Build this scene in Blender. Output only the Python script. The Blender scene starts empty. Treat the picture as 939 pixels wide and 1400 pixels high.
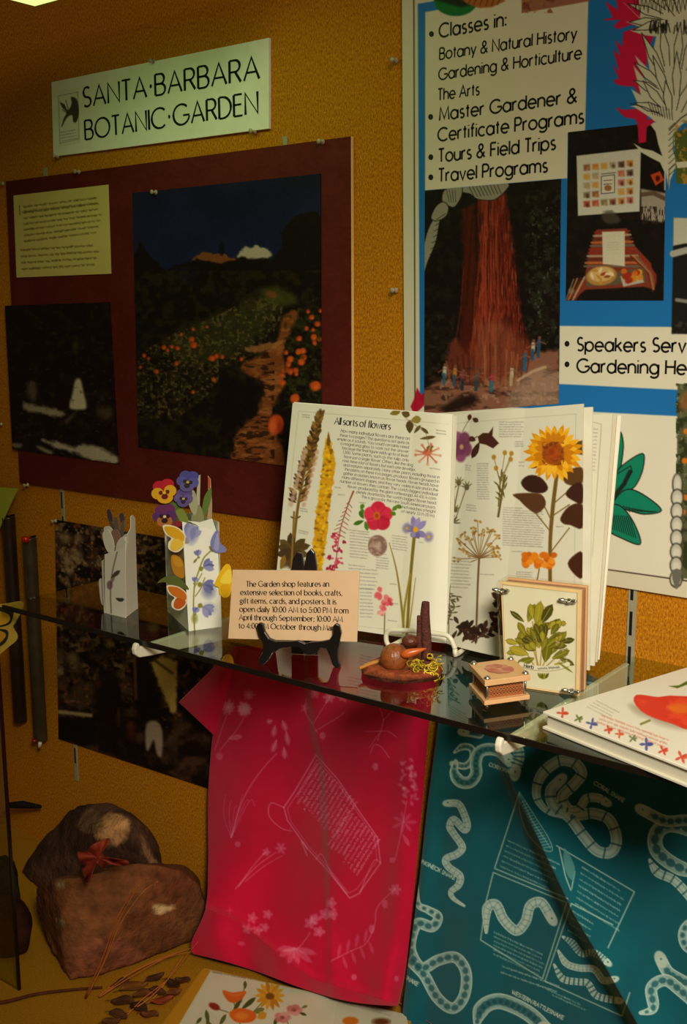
import bpy, math, random
import numpy as np
PI = math.pi
S = bpy.context.scene
# ---------------------------------------------------------------- camera
CAMZ, CAMY = 1.162, -1.4
RX = np.array([0.79470785, 0.6069704, -0.00513445])      # right
RD = np.array([0.10521948, -0.14608505, -0.98366052])    # down
RF = np.array([-0.59780289, 0.7811825, -0.17996005])     # forward
FPX = 1499.8                                             # focal length in pixels of 939 x 1400
CAM = np.array([0, CAMY, CAMZ])
cam = bpy.data.cameras.new('camera'); camo = bpy.data.objects.new('camera', cam)
S.collection.objects.link(camo); S.camera = camo
from mathutils import Matrix, Vector
camo.matrix_world = Matrix(((RX[0], -RD[0], -RF[0], CAM[0]), (RX[1], -RD[1], -RF[1], CAM[1]), (RX[2], -RD[2], -RF[2], CAM[2]), (0, 0, 0, 1)))
cam.sensor_fit = 'VERTICAL'; cam.sensor_height = 36; cam.sensor_width = 36 * 939 / 1400
cam.lens = FPX / 1400 * 36; cam.clip_start = .01
# ---------------------------------------------------------------- world, lamps, exposure
w = bpy.data.worlds.new('world'); S.world = w; w.use_nodes = True
w.node_tree.nodes['Background'].inputs[0].default_value = (.70, .46, .24, 1)
w.node_tree.nodes['Background'].inputs[1].default_value = .09
def lamp(name, kind, loc, target, energy, col, size=.2, size_y=None, spot=60, blend=.6):
    l = bpy.data.lights.new(name, kind); o = bpy.data.objects.new(name, l); S.collection.objects.link(o)
    l.energy = energy; l.color = col
    o.location = loc; o.rotation_euler = (Vector(target) - Vector(loc)).to_track_quat('-Z', 'Y').to_euler()
    if kind == 'AREA':
        l.size = size
        if size_y: l.shape = 'RECTANGLE'; l.size_y = size_y
    else:
        l.shadow_soft_size = size
    if kind == 'SPOT': l.spot_size = math.radians(spot); l.spot_blend = blend
    return o
lamp('spotlight', 'SPOT', (.42, -1.5, 1.72), (-.66, -.1, .58), 142, (1, .92, .76), .16, spot=50, blend=1.)
lamp('added_fill_lamp', 'AREA', (.9, -1.7, 2.3), (-.6, 0, .9), 21, (1, .84, .60), .7)  # unseen area lamp, added to brighten the poster and upper wall
lamp('fluorescent_lamp', 'AREA', (-1.28, -.36, 1.63), (-1.28, -.25, 0), .62, (.42, 1, .30), .5, .25)
S.view_settings.view_transform = 'Standard'; S.view_settings.look = 'None'
S.view_settings.gamma = 1; S.view_settings.exposure = 0; S.view_settings.use_curve_mapping = False
# ---------------------------------------------------------------- helpers: pixels of the photograph to points on real planes
def ray(x, y):
    return RX * ((x - 469.5) / FPX) + RD * ((y - 700) / FPX) + RF
def yp(x, y, Y=0.):                       # point at depth Y
    r = ray(x, y); return CAM + r * ((Y - CAMY) / r[1])
def zp(x, y, Z):                          # point at height Z
    r = ray(x, y); return CAM + r * ((Z - CAMZ) / r[2])
def proj(P):
    v = np.asarray(P) - CAM
    d = v @ RF
    return 469.5 + FPX * (v @ RX) / d, 700 + FPX * (v @ RD) / d
def nrm(v): v = np.asarray(v, float); return v / np.linalg.norm(v)
class Plane:
    def __init__(s, o, e, u):
        s.o = np.array(o, float); s.e = nrm(e); u = np.array(u, float); s.u = nrm(u - s.e * (u @ s.e)); s.n = np.cross(s.e, s.u)
    def px(s, x, y, d=0):
        r = ray(x, y); return CAM + r * (((s.o + s.n * d - CAM) @ s.n) / (r @ s.n))
    def uv(s, P): v = np.asarray(P) - s.o; return np.array([v @ s.e, v @ s.u])
    def at(s, u, v, d=0): return s.o + s.e * u + s.u * v + s.n * d
    def off(s, d): return Plane(s.o + s.n * d, s.e, s.u)
def plane3(P, Q, G): return Plane(P, np.asarray(Q) - np.asarray(P), np.asarray(G) - np.asarray(P))
def leaned(o, e, deg):
    e = nrm([e[0], e[1], 0]); bk = np.array([-e[1], e[0], 0]); a = math.radians(deg)
    return Plane(o, e, np.array([0, 0, math.cos(a)]) + bk * math.sin(a))
WALL = Plane((0, 0, 0), (1, 0, 0), (0, 0, 1))
SH = .68992
# ---------------------------------------------------------------- colour
def hexc(c):
    if isinstance(c, str):
        return np.array([int(c[i:i + 2], 16) for i in (0, 2, 4)]) / 255.
    c = np.array(c, float)
    return c / 255. if c.max() > 1.001 else c
def lin(c):
    c = np.clip(np.asarray(c, float), 0, 1)
    return np.where(c <= .04045, c / 12.92, ((c + .055) / 1.055) ** 2.4)
# ---------------------------------------------------------------- materials
MATS = {}
def material(name, rough=.6, spec=.3, var=.0, vscale=40., bump=0., bscale=200., color=None, coat=0., metal=0., sheen=0., weave=False, detail=4):
    if name in MATS: return MATS[name]
    m = bpy.data.materials.new(name); m.use_nodes = True; nt = m.node_tree; N = nt.nodes; L = nt.links
    b = N['Principled BSDF']; b.inputs['Roughness'].default_value = rough; b.inputs['Specular IOR Level'].default_value = spec
    b.inputs['Metallic'].default_value = metal; b.inputs['Coat Weight'].default_value = coat; b.inputs['Coat Roughness'].default_value = .06
    b.inputs['Sheen Weight'].default_value = sheen
    if color is None:
        a = N.new('ShaderNodeAttribute'); a.attribute_name = 'Col'; src = a.outputs['Color']
    else:
        a = N.new('ShaderNodeRGB'); a.outputs[0].default_value = (*lin(hexc(color)), 1); src = a.outputs[0]
    tc = N.new('ShaderNodeTexCoord')
    if var:
        n = N.new('ShaderNodeTexNoise'); n.inputs['Scale'].default_value = vscale; n.inputs['Detail'].default_value = detail
        L.new(tc.outputs['Object'], n.inputs['Vector'])
        mr = N.new('ShaderNodeMapRange'); mr.inputs['From Min'].default_value = .3; mr.inputs['From Max'].default_value = .7
        mr.inputs['To Min'].default_value = 1 - var; mr.inputs['To Max'].default_value = 1 + var
        L.new(n.outputs['Fac'], mr.inputs['Value'])
        vm = N.new('ShaderNodeVectorMath'); vm.operation = 'SCALE'; L.new(src, vm.inputs[0]); L.new(mr.outputs[0], vm.inputs['Scale']); src = vm.outputs[0]
    L.new(src, b.inputs['Base Color'])
    if bump:
        if weave:
            n2 = N.new('ShaderNodeTexMagic'); n2.inputs['Scale'].default_value = bscale
        else:
            n2 = N.new('ShaderNodeTexNoise'); n2.inputs['Scale'].default_value = bscale; n2.inputs['Detail'].default_value = 5
        L.new(tc.outputs['Object'], n2.inputs['Vector'])
        bp = N.new('ShaderNodeBump'); bp.inputs['Strength'].default_value = bump; bp.inputs['Distance'].default_value = .004
        L.new(n2.outputs['Fac'], bp.inputs['Height']); L.new(bp.outputs[0], b.inputs['Normal'])
    MATS[name] = m; return m
def glassy(name, tint, ior=1.5, rough=.0, edge=False, bump=0.):
    if name in MATS: return MATS[name]
    m = bpy.data.materials.new(name); m.use_nodes = True; nt = m.node_tree; N = nt.nodes; L = nt.links
    N.remove(N['Principled BSDF']); out = N['Material Output']
    t = N.new('ShaderNodeBsdfTransparent'); t.inputs[0].default_value = (*tint, 1)
    g = N.new('ShaderNodeBsdfGlossy'); g.inputs['Roughness'].default_value = rough; g.inputs[0].default_value = (.95, 1, .97, 1)
    f = N.new('ShaderNodeFresnel'); f.inputs[0].default_value = ior
    gm = N.new('ShaderNodeNewGeometry'); iv = N.new('ShaderNodeMath'); iv.operation = 'SUBTRACT'; iv.inputs[0].default_value = 1; L.new(gm.outputs['Backfacing'], iv.inputs[1])
    mu = N.new('ShaderNodeMath'); mu.operation = 'MULTIPLY'; L.new(f.outputs[0], mu.inputs[0]); L.new(iv.outputs[0], mu.inputs[1])   # one clean reflection per pane
    mx = N.new('ShaderNodeMixShader'); L.new(mu.outputs[0], mx.inputs[0]); L.new(t.outputs[0], mx.inputs[1]); L.new(g.outputs[0], mx.inputs[2])
    if bump:
        tc = N.new('ShaderNodeTexCoord'); n2 = N.new('ShaderNodeTexNoise'); n2.inputs['Scale'].default_value = 45
        L.new(tc.outputs['Object'], n2.inputs['Vector']); bp = N.new('ShaderNodeBump'); bp.inputs['Strength'].default_value = bump; bp.inputs['Distance'].default_value = .01
        L.new(n2.outputs[0], bp.inputs['Height']); L.new(bp.outputs[0], g.inputs['Normal'])
    L.new(mx.outputs[0], out.inputs[0]); MATS[name] = m; return m
PRINT = material('printed_matte', .55, .3)
GLOSSY = material('printed_gloss', .45, .2)
PAPER = material('paper', .7, .2, var=.02, vscale=60)
CLOTH = material('bandana_cotton', .85, .15, var=.04, vscale=25, bump=.12, bscale=1800, sheen=.15)
WOOD = material('wood', .5, .3, var=.12, vscale=60, bump=.1, bscale=150)
BARK = material('bark', .8, .2, var=.3, vscale=120, bump=.8, bscale=260)
ROCK = material('rock', .9, .15, var=.4, vscale=45, bump=1., bscale=120, detail=9)
LEAF = material('dry_leaf', .6, .25, var=.25, vscale=60, bump=.3, bscale=120)
PLASTIC = material('plastic', .3, .5)
METAL = material('metal', .3, .5, metal=1.)
BLACKW = material('black_lacquer', .28, .5, var=.1)
GLASS = glassy('shelf_glass', (.86, .90, .85), 1.6)
WRAP = glassy('plastic_wrap', (.96, .95, .92), 1.3, .08, bump=1.)
CLEAR = glassy('clear_plastic', (.82, .84, .80), 1.5, .05)
# ---------------------------------------------------------------- meshes
ROOTLOC = {}
def root_loc(p):
    while p is not None and p.parent is not None: p = p.parent
    return np.array(p.location) if p is not None else np.zeros(3)
def tag(o, label, cat, group=None, kind=None):
    if label: o['label'] = label
    if cat: o['category'] = cat
    if group: o['group'] = group
    if kind: o['kind'] = kind
    return o
def thing(name, label, cat, loc=(0, 0, 0), group=None):
    o = bpy.data.objects.new(name, None); S.collection.objects.link(o); o.location = tuple(loc); o.empty_display_size = .03
    return tag(o, label, cat, group)
class MB:
    def __init__(s): s.v = []; s.f = []; s.c = []; s.n = 0
    def add(s, verts, faces, col):
        verts = np.asarray(verts, float).reshape(-1, 3); k = len(verts)
        s.v.append(verts); s.f += [tuple(int(i) + s.n for i in f) for f in faces]
        col = np.asarray(col, float)
        s.c.append(np.tile(lin(col), (k, 1)) if col.ndim == 1 else lin(col)); s.n += k
        return s
    def poly(s, P, col): return s.add(P, [tuple(range(len(P)))], hexc(col))
    def prism(s, P, back, col):           # polygon P with its copy moved by back
        P = np.asarray(P, float); n = len(P); B = P + np.asarray(back)
        F = [tuple(range(n)), tuple(range(2 * n - 1, n - 1, -1))] + [(i, i + n, (i + 1) % n + n, (i + 1) % n) for i in range(n)]
        return s.add(np.vstack([P, B]), F, hexc(col))
    def hexa(s, B, T, col):               # four bottom points, four top points
        return s.add(np.vstack([B, T]), [(3, 2, 1, 0), (4, 5, 6, 7)] + [(i, (i + 1) % 4, (i + 1) % 4 + 4, i + 4) for i in range(4)], hexc(col))
    def box(s, a, b, col):
        (x0, y0, z0), (x1, y1, z1) = a, b
        q = [(x0, y0), (x1, y0), (x1, y1), (x0, y1)]
        return s.hexa([(x, y, z0) for x, y in q], [(x, y, z1) for x, y in q], col)
    def tube(s, P, r, col, k=8, cap=True):
        P = np.asarray(P, float); n = len(P); r = np.broadcast_to(r, (n,))
        V = []; t0 = None; ref = None
        for i in range(n):
            t = nrm(P[min(i + 1, n - 1)] - P[max(i - 1, 0)])
            if ref is None: ref = nrm(np.cross(t, [0, 0, 1.] if abs(t[2]) < .9 else [1., 0, 0]))
            ref = nrm(ref - t * (ref @ t)); b = np.cross(t, ref)
            for j in range(k):
                a = 2 * PI * j / k; V.append(P[i] + r[i] * (ref * math.cos(a) + b * math.sin(a)))
        F = [(i * k + j, i * k + (j + 1) % k, (i + 1) * k + (j + 1) % k, (i + 1) * k + j) for i in range(n - 1) for j in range(k)]
        if cap: F += [tuple(range(k - 1, -1, -1)), tuple((n - 1) * k + j for j in range(k))]
        return s.add(V, F, hexc(col))
    def lathe(s, o, ax, prof, col, k=14):
        ax = nrm(ax); a = nrm(np.cross(ax, [0.3, .2, 1.])); b = np.cross(ax, a); V = []
        for r, h in prof:
            for j in range(k):
                t = 2 * PI * j / k; V.append(np.asarray(o) + ax * h + r * (a * math.cos(t) + b * math.sin(t)))
        n = len(prof)
        F = [(i * k + j, i * k + (j + 1) % k, (i + 1) * k + (j + 1) % k, (i + 1) * k + j) for i in range(n - 1) for j in range(k)]
        F += [tuple(range(k - 1, -1, -1)), tuple((n - 1) * k + j for j in range(k))]
        return s.add(V, F, hexc(col))
    def blob(s, c, ax, col, k=16, wob=0, seed=0):   # ellipsoid, axes as three vectors
        rg = np.random.RandomState(seed); V = []; ax = np.asarray(ax, float)
        for i in range(1, k):
            for j in range(2 * k):
                th = PI * i / k; ph = PI * j / k
                d = np.array([math.sin(th) * math.cos(ph), math.sin(th) * math.sin(ph), math.cos(th)])
                q = 1 + wob * (math.sin(3 * ph + 2 * th + seed) * math.sin(th) + .5 * math.sin(7 * th + 2 * ph))
                V.append(np.asarray(c) + (d * q) @ ax)
        m = 2 * k; F = [(i * m + j, (i + 1) * m + j, (i + 1) * m + (j + 1) % m, i * m + (j + 1) % m) for i in range(k - 2) for j in range(m)]
        F += [tuple(range(m)), tuple((k - 2) * m + j for j in range(m - 1, -1, -1))]
        return s.add(V, F, hexc(col))
    def ribbon(s, P, w, n, col):           # flat ribbon with normal n
        P = np.asarray(P, float); w = np.broadcast_to(w, (len(P),)); keep = np.r_[True, np.linalg.norm(np.diff(P, axis=0), axis=1) > 1e-7]; P = P[keep]; w = w[keep]; k = len(P)
        if k < 2: return s
        w = np.broadcast_to(w, (k,)); V = []
        for i in range(k):
            a = nrm(P[i] - P[i - 1]) if i > 0 else None; b = nrm(P[i + 1] - P[i]) if i < k - 1 else None
            if a is None: a = b
            if b is None: b = a
            t = nrm(a + b) if np.linalg.norm(a + b) > .2 else a
            m = np.cross(n, t); h = w[i] / 2 / max(.55, math.sqrt(max(0, (1 + a @ b) / 2)))
            V += [P[i] + m * h, P[i] - m * h]
        return s.add(V, [(2 * i, 2 * i + 1, 2 * i + 3, 2 * i + 2) for i in range(k - 1)], hexc(col))
    def build(s, name, mat, parent=None, smooth=False, bevel=0, subd=0):
        V = np.vstack(s.v) - root_loc(parent); C = np.vstack(s.c)
        me = bpy.data.meshes.new(name); me.from_pydata(V.tolist(), [], s.f)
        a = me.color_attributes.new('Col', 'FLOAT_COLOR', 'POINT')
        a.data.foreach_set('color', np.hstack([C, np.ones((len(C), 1))]).astype(np.float32).ravel())
        me.materials.append(mat)
        o = bpy.data.objects.new(name, me); S.collection.objects.link(o); o.parent = parent
        if smooth: me.polygons.foreach_set('use_smooth', np.ones(len(me.polygons), bool))
        if bevel:
            m = o.modifiers.new('bevel', 'BEVEL'); m.width = bevel; m.segments = 2; m.limit_method = 'ANGLE'
        if subd:
            m = o.modifiers.new('subsurf', 'SUBSURF'); m.levels = subd; m.render_levels = subd
        me.update(); return o
def settle(o, P):                          # give a single mesh thing its origin at P
    P = np.asarray(P, float); me = o.data; n = len(me.vertices); a = np.empty(n * 3); me.vertices.foreach_get('co', a)
    me.vertices.foreach_set('co', (a.reshape(-1, 3) - P).ravel()); o.location = tuple(P); return o
def catmull(P, k=8, closed=False, w=None):
    P = np.asarray(P, float); n = len(P); out = []
    idx = (lambda i: P[i % n]) if closed else (lambda i: P[min(max(i, 0), n - 1)])
    for i in range(n if closed else n - 1):
        p0, p1, p2, p3 = idx(i - 1), idx(i), idx(i + 1), idx(i + 2)
        for j in range(k):
            t = j / k; out.append(.5 * (2 * p1 + (p2 - p0) * t + (2 * p0 - 5 * p1 + 4 * p2 - p3) * t * t + (3 * p1 - p0 - 3 * p2 + p3) * t ** 3))
    if not closed: out.append(P[-1])
    return np.array(out)
# ---------------------------------------------------------------- painter for printed surfaces (colours of the ink)
def vnoise(x, y, seed):
    T = np.random.RandomState(seed).rand(128, 128)
    xi = np.floor(x).astype(int); yi = np.floor(y).astype(int); fx = x - xi; fy = y - yi
    fx = fx * fx * (3 - 2 * fx); fy = fy * fy * (3 - 2 * fy)
    a = T[yi % 128, xi % 128]; b = T[yi % 128, (xi + 1) % 128]; c = T[(yi + 1) % 128, xi % 128]; d = T[(yi + 1) % 128, (xi + 1) % 128]
    return (a * (1 - fx) + b * fx) * (1 - fy) + (c * (1 - fx) + d * fx) * fy
def fbm(x, y, s, seed=0, o=4):
    r = 0; t = 0
    for i in range(o):
        r = r + vnoise(x / s * 2 ** i + 11 * i, y / s * 2 ** i + 7 * i, seed + i) * .5 ** i; t += .5 ** i
    return r / t
class Paint:
    def __init__(s, x, y, base): s.x = x; s.y = y; s.c = np.tile(hexc(base), (len(x), 1))
    def _mix(s, i, c, a): a = np.asarray(a)[:, None]; s.c[i] = s.c[i] * (1 - a) + hexc(c) * a
    def box(s, x0, y0, x1, y1): return np.nonzero((s.x > x0) & (s.x < x1) & (s.y > y0) & (s.y < y1))[0]
    def poly(s, P, c, a=1, soft=.8, smooth=0, rough=0, seed=0):
        P = np.asarray(P, float)
        if smooth: P = catmull(P, smooth, True)
        g = soft + rough
        i = s.box(P[:, 0].min() - g, P[:, 1].min() - g, P[:, 0].max() + g, P[:, 1].max() + g)
        if len(i) == 0: return
        X = s.x[i]; Y = s.y[i]; ins = np.zeros(len(i), bool); d = np.full(len(i), 1e9); Q = np.roll(P, -1, 0)
        for (ax, ay), (bx, by) in zip(P, Q):
            if ay != by: ins ^= ((ay > Y) != (by > Y)) & (X < (bx - ax) * (Y - ay) / (by - ay) + ax)
            L = (bx - ax) ** 2 + (by - ay) ** 2 + 1e-9; t = np.clip(((X - ax) * (bx - ax) + (Y - ay) * (by - ay)) / L, 0, 1)
            d = np.minimum(d, (X - ax - t * (bx - ax)) ** 2 + (Y - ay - t * (by - ay)) ** 2)
        d = np.sqrt(d); sd = np.where(ins, d, -d)
        if rough: sd = sd + (fbm(X, Y, max(3, rough * 2), seed) - .5) * 2 * rough
        s._mix(i, c, a * np.clip(.5 + sd / (2 * soft), 0, 1))
    def stroke(s, P, wd, c, a=1, soft=.7, smooth=0):
        P = np.asarray(P, float); wd = np.broadcast_to(np.asarray(wd, float), (len(P),))
        if smooth: Q = catmull(np.column_stack([P, wd]), smooth); P = Q[:, :2]; wd = Q[:, 2]
        g = wd.max() / 2 + soft
        i = s.box(P[:, 0].min() - g, P[:, 1].min() - g, P[:, 0].max() + g, P[:, 1].max() + g)
        if len(i) == 0: return
        X = s.x[i]; Y = s.y[i]; sd = np.full(len(i), -1e9)
        for k in range(len(P) - 1):
            (ax, ay), (bx, by) = P[k], P[k + 1]; L = (bx - ax) ** 2 + (by - ay) ** 2 + 1e-9
            t = np.clip(((X - ax) * (bx - ax) + (Y - ay) * (by - ay)) / L, 0, 1)
            sd = np.maximum(sd, (wd[k] * (1 - t) + wd[k + 1] * t) / 2 - np.hypot(X - ax - t * (bx - ax), Y - ay - t * (by - ay)))
        s._mix(i, c, a * np.clip(.5 + sd / (2 * soft), 0, 1))
    def ell(s, cx, cy, rx, ry=None, c='000000', a=1, rot=0, soft=.8):
        ry = ry or rx; R = max(rx, ry) + soft; i = s.box(cx - R, cy - R, cx + R, cy + R)
        if len(i) == 0: return
        r = math.radians(rot); dx = s.x[i] - cx; dy = s.y[i] - cy
        u = (dx * math.cos(r) + dy * math.sin(r)) / rx; v = (-dx * math.sin(r) + dy * math.cos(r)) / ry
        s._mix(i, c, a * np.clip(.5 + (1 - np.hypot(u, v)) * min(rx, ry) / (2 * soft), 0, 1))
    def petal(s, x, y, ln, wd, ang, c, a=1, soft=.6, tip=.6):
        r = math.radians(ang); dx, dy = math.cos(r), math.sin(r); nx, ny = -dy, dx
        prof = [(0, .12), (.25, .7), (.55, 1), (.8, .75), (1, .02), (.8, -.75), (.55, -1), (.25, -.7), (0, -.12)]
        s.poly([(x + dx * ln * t + nx * wd / 2 * h, y + dy * ln * t + ny * wd / 2 * h) for t, h in prof], c, a, soft)
    def inside(s, P, i):
        X = s.x[i]; Y = s.y[i]; ins = np.zeros(len(i), bool); P = np.asarray(P, float)
        for (ax, ay), (bx, by) in zip(P, np.roll(P, -1, 0)):
            if ay != by: ins ^= ((ay > Y) != (by > Y)) & (X < (bx - ax) * (Y - ay) / (by - ay) + ax)
        return i[ins]
    def noise(s, c, sc, lo=.5, hi=.6, a=1, seed=0, box=None, sx=1, sy=1, within=None):
        i = s.box(*box) if box else np.arange(len(s.x))
        if within is not None: i = s.inside(within, i)
        if len(i) == 0: return
        n = fbm(s.x[i] / sx, s.y[i] / sy, sc, seed); s._mix(i, c, a * np.clip((n - lo) / (hi - lo), 0, 1))
    def greek(s, x0, y0, x1, y1, n, dx=0, dy=0, h=1.1, c='55524a', a=.55, seed=0, ragged=.1):   # n lines of unreadably small print; dx, dy: shift of the last line
        rg = random.Random(seed)
        for k in range(n):
            t = k / max(1, n - 1); ax, ay, bx, by = x0 + dx * t, y0 + dy * t, x1 + dx * t, y1 + dy * t
            p = 0; end = 1 - ragged * rg.random()
            L = math.hypot(bx - ax, by - ay) + 1e-6; ux, uy = (bx - ax) / L, (by - ay) / L; end *= L
            while p < end:
                q = min(end, p + h * rg.uniform(2.2, 8)); n_ = max(1, int((q - p) / (h * .55))); z = []
                for j in range(n_ + 1):
                    r = p + (q - p) * j / n_; o = (1 if j % 2 else -1) * h * rg.uniform(.2, .75); z.append((ax + ux * r - uy * o, ay + uy * r + ux * o))
                s.stroke(z, h * .5, c, a * rg.uniform(.8, 1.15), .5); p = q + h * rg.uniform(.7, 1.2)
def bilin(q, nx, ny):
    a = np.linspace(0, 1, nx)[None, :, None]; b = np.linspace(0, 1, ny)[:, None, None]
    TL, TR, BR, BL = [np.asarray(p, float) for p in q]
    return (TL * (1 - a) + TR * a) * (1 - b) + (BL * (1 - a) + BR * a) * b
def gridfaces(nx, ny):
    i = np.arange(nx * ny).reshape(ny, nx)
    return np.stack([i[:-1, :-1], i[1:, :-1], i[1:, 1:], i[:-1, 1:]], -1).reshape(-1, 4)
def gridmesh(name, P, C, mat, parent=None, back=None, smooth=True, extra=None, curved=False):
    ny, nx, _ = P.shape; V = P.reshape(-1, 3); F = gridfaces(nx, ny); C = lin(C)
    if back is not None:                   # thickness: rim and back
        i = np.arange(nx * ny).reshape(ny, nx)
        rim = np.concatenate([i[0, :], i[1:, -1], i[-1, -2::-1], i[-2:0:-1, 0]]); k = len(rim); n0 = len(V)
        V = np.vstack([V, V[rim], V[rim] + back]); C = np.vstack([C, C[rim], C[rim]])
        a = n0 + np.arange(k); b = a + k
        F = np.vstack([F, np.stack([a, np.roll(a, -1), np.roll(b, -1), b], 1)])
        if curved:                         # the back follows the bend too
            n1 = len(V); V = np.vstack([V, P.reshape(-1, 3) + back]); C = np.vstack([C, C[:nx * ny]]); fl = F.tolist() + (gridfaces(nx, ny)[:, ::-1] + n1).tolist()
        else: fl = F.tolist() + [tuple(int(v) for v in b)]
    else: fl = F.tolist()
    if extra is not None:                  # lettering printed on the sheet
        n0 = len(V); V = np.vstack([V] + extra.v); C = np.vstack([C] + extra.c); fl += [tuple(i + n0 for i in f) for f in extra.f]
    V = V - root_loc(parent)
    me = bpy.data.meshes.new(name)
    me.from_pydata(V.tolist(), [], fl)
    at = me.color_attributes.new('Col', 'FLOAT_COLOR', 'POINT')
    at.data.foreach_set('color', np.hstack([C, np.ones((len(C), 1))]).astype(np.float32).ravel())
    me.materials.append(mat); o = bpy.data.objects.new(name, me); S.collection.objects.link(o); o.parent = parent
    sm = np.zeros(len(me.polygons), bool); sm[:(nx - 1) * (ny - 1)] = smooth; me.polygons.foreach_set('use_smooth', sm); me.update()
    return o
def sheet(name, parent, pl, quad, step, base, fn, mat=PRINT, d=0., th=.0006, bend=None, ink=None):
    """a printed sheet on plane pl, its corners (TL, TR, BR, BL) found from the photograph"""
    uv = [pl.uv(pl.px(*q)) for q in quad]
    q = np.asarray(quad, float)
    nx = max(2, int(max(np.hypot(*(q[1] - q[0])), np.hypot(*(q[2] - q[3]))) / step) + 1); ny = max(2, int(max(np.hypot(*(q[3] - q[0])), np.hypot(*(q[2] - q[1]))) / step) + 1)
    G = bilin(uv, nx, ny); dd = np.full(G.shape[:2], d)
    if bend is not None: dd = dd + bend(G[..., 0], G[..., 1])
    P = pl.o + G[..., :1] * pl.e + G[..., 1:] * pl.u + dd[..., None] * pl.n
    X, Y = proj(P.reshape(-1, 3)); pt = Paint(X, Y, base)
    if fn: fn(pt)
    return gridmesh(name, P, pt.c, mat, parent, back=-pl.n * th if th else None, extra=ink, curved=bend is not None)
def grain(p, amt=.06, seed=3): p.c += (np.random.RandomState(seed).rand(len(p.c), 1) - .5) * amt; p.c.clip(0, 1, out=p.c)
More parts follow.
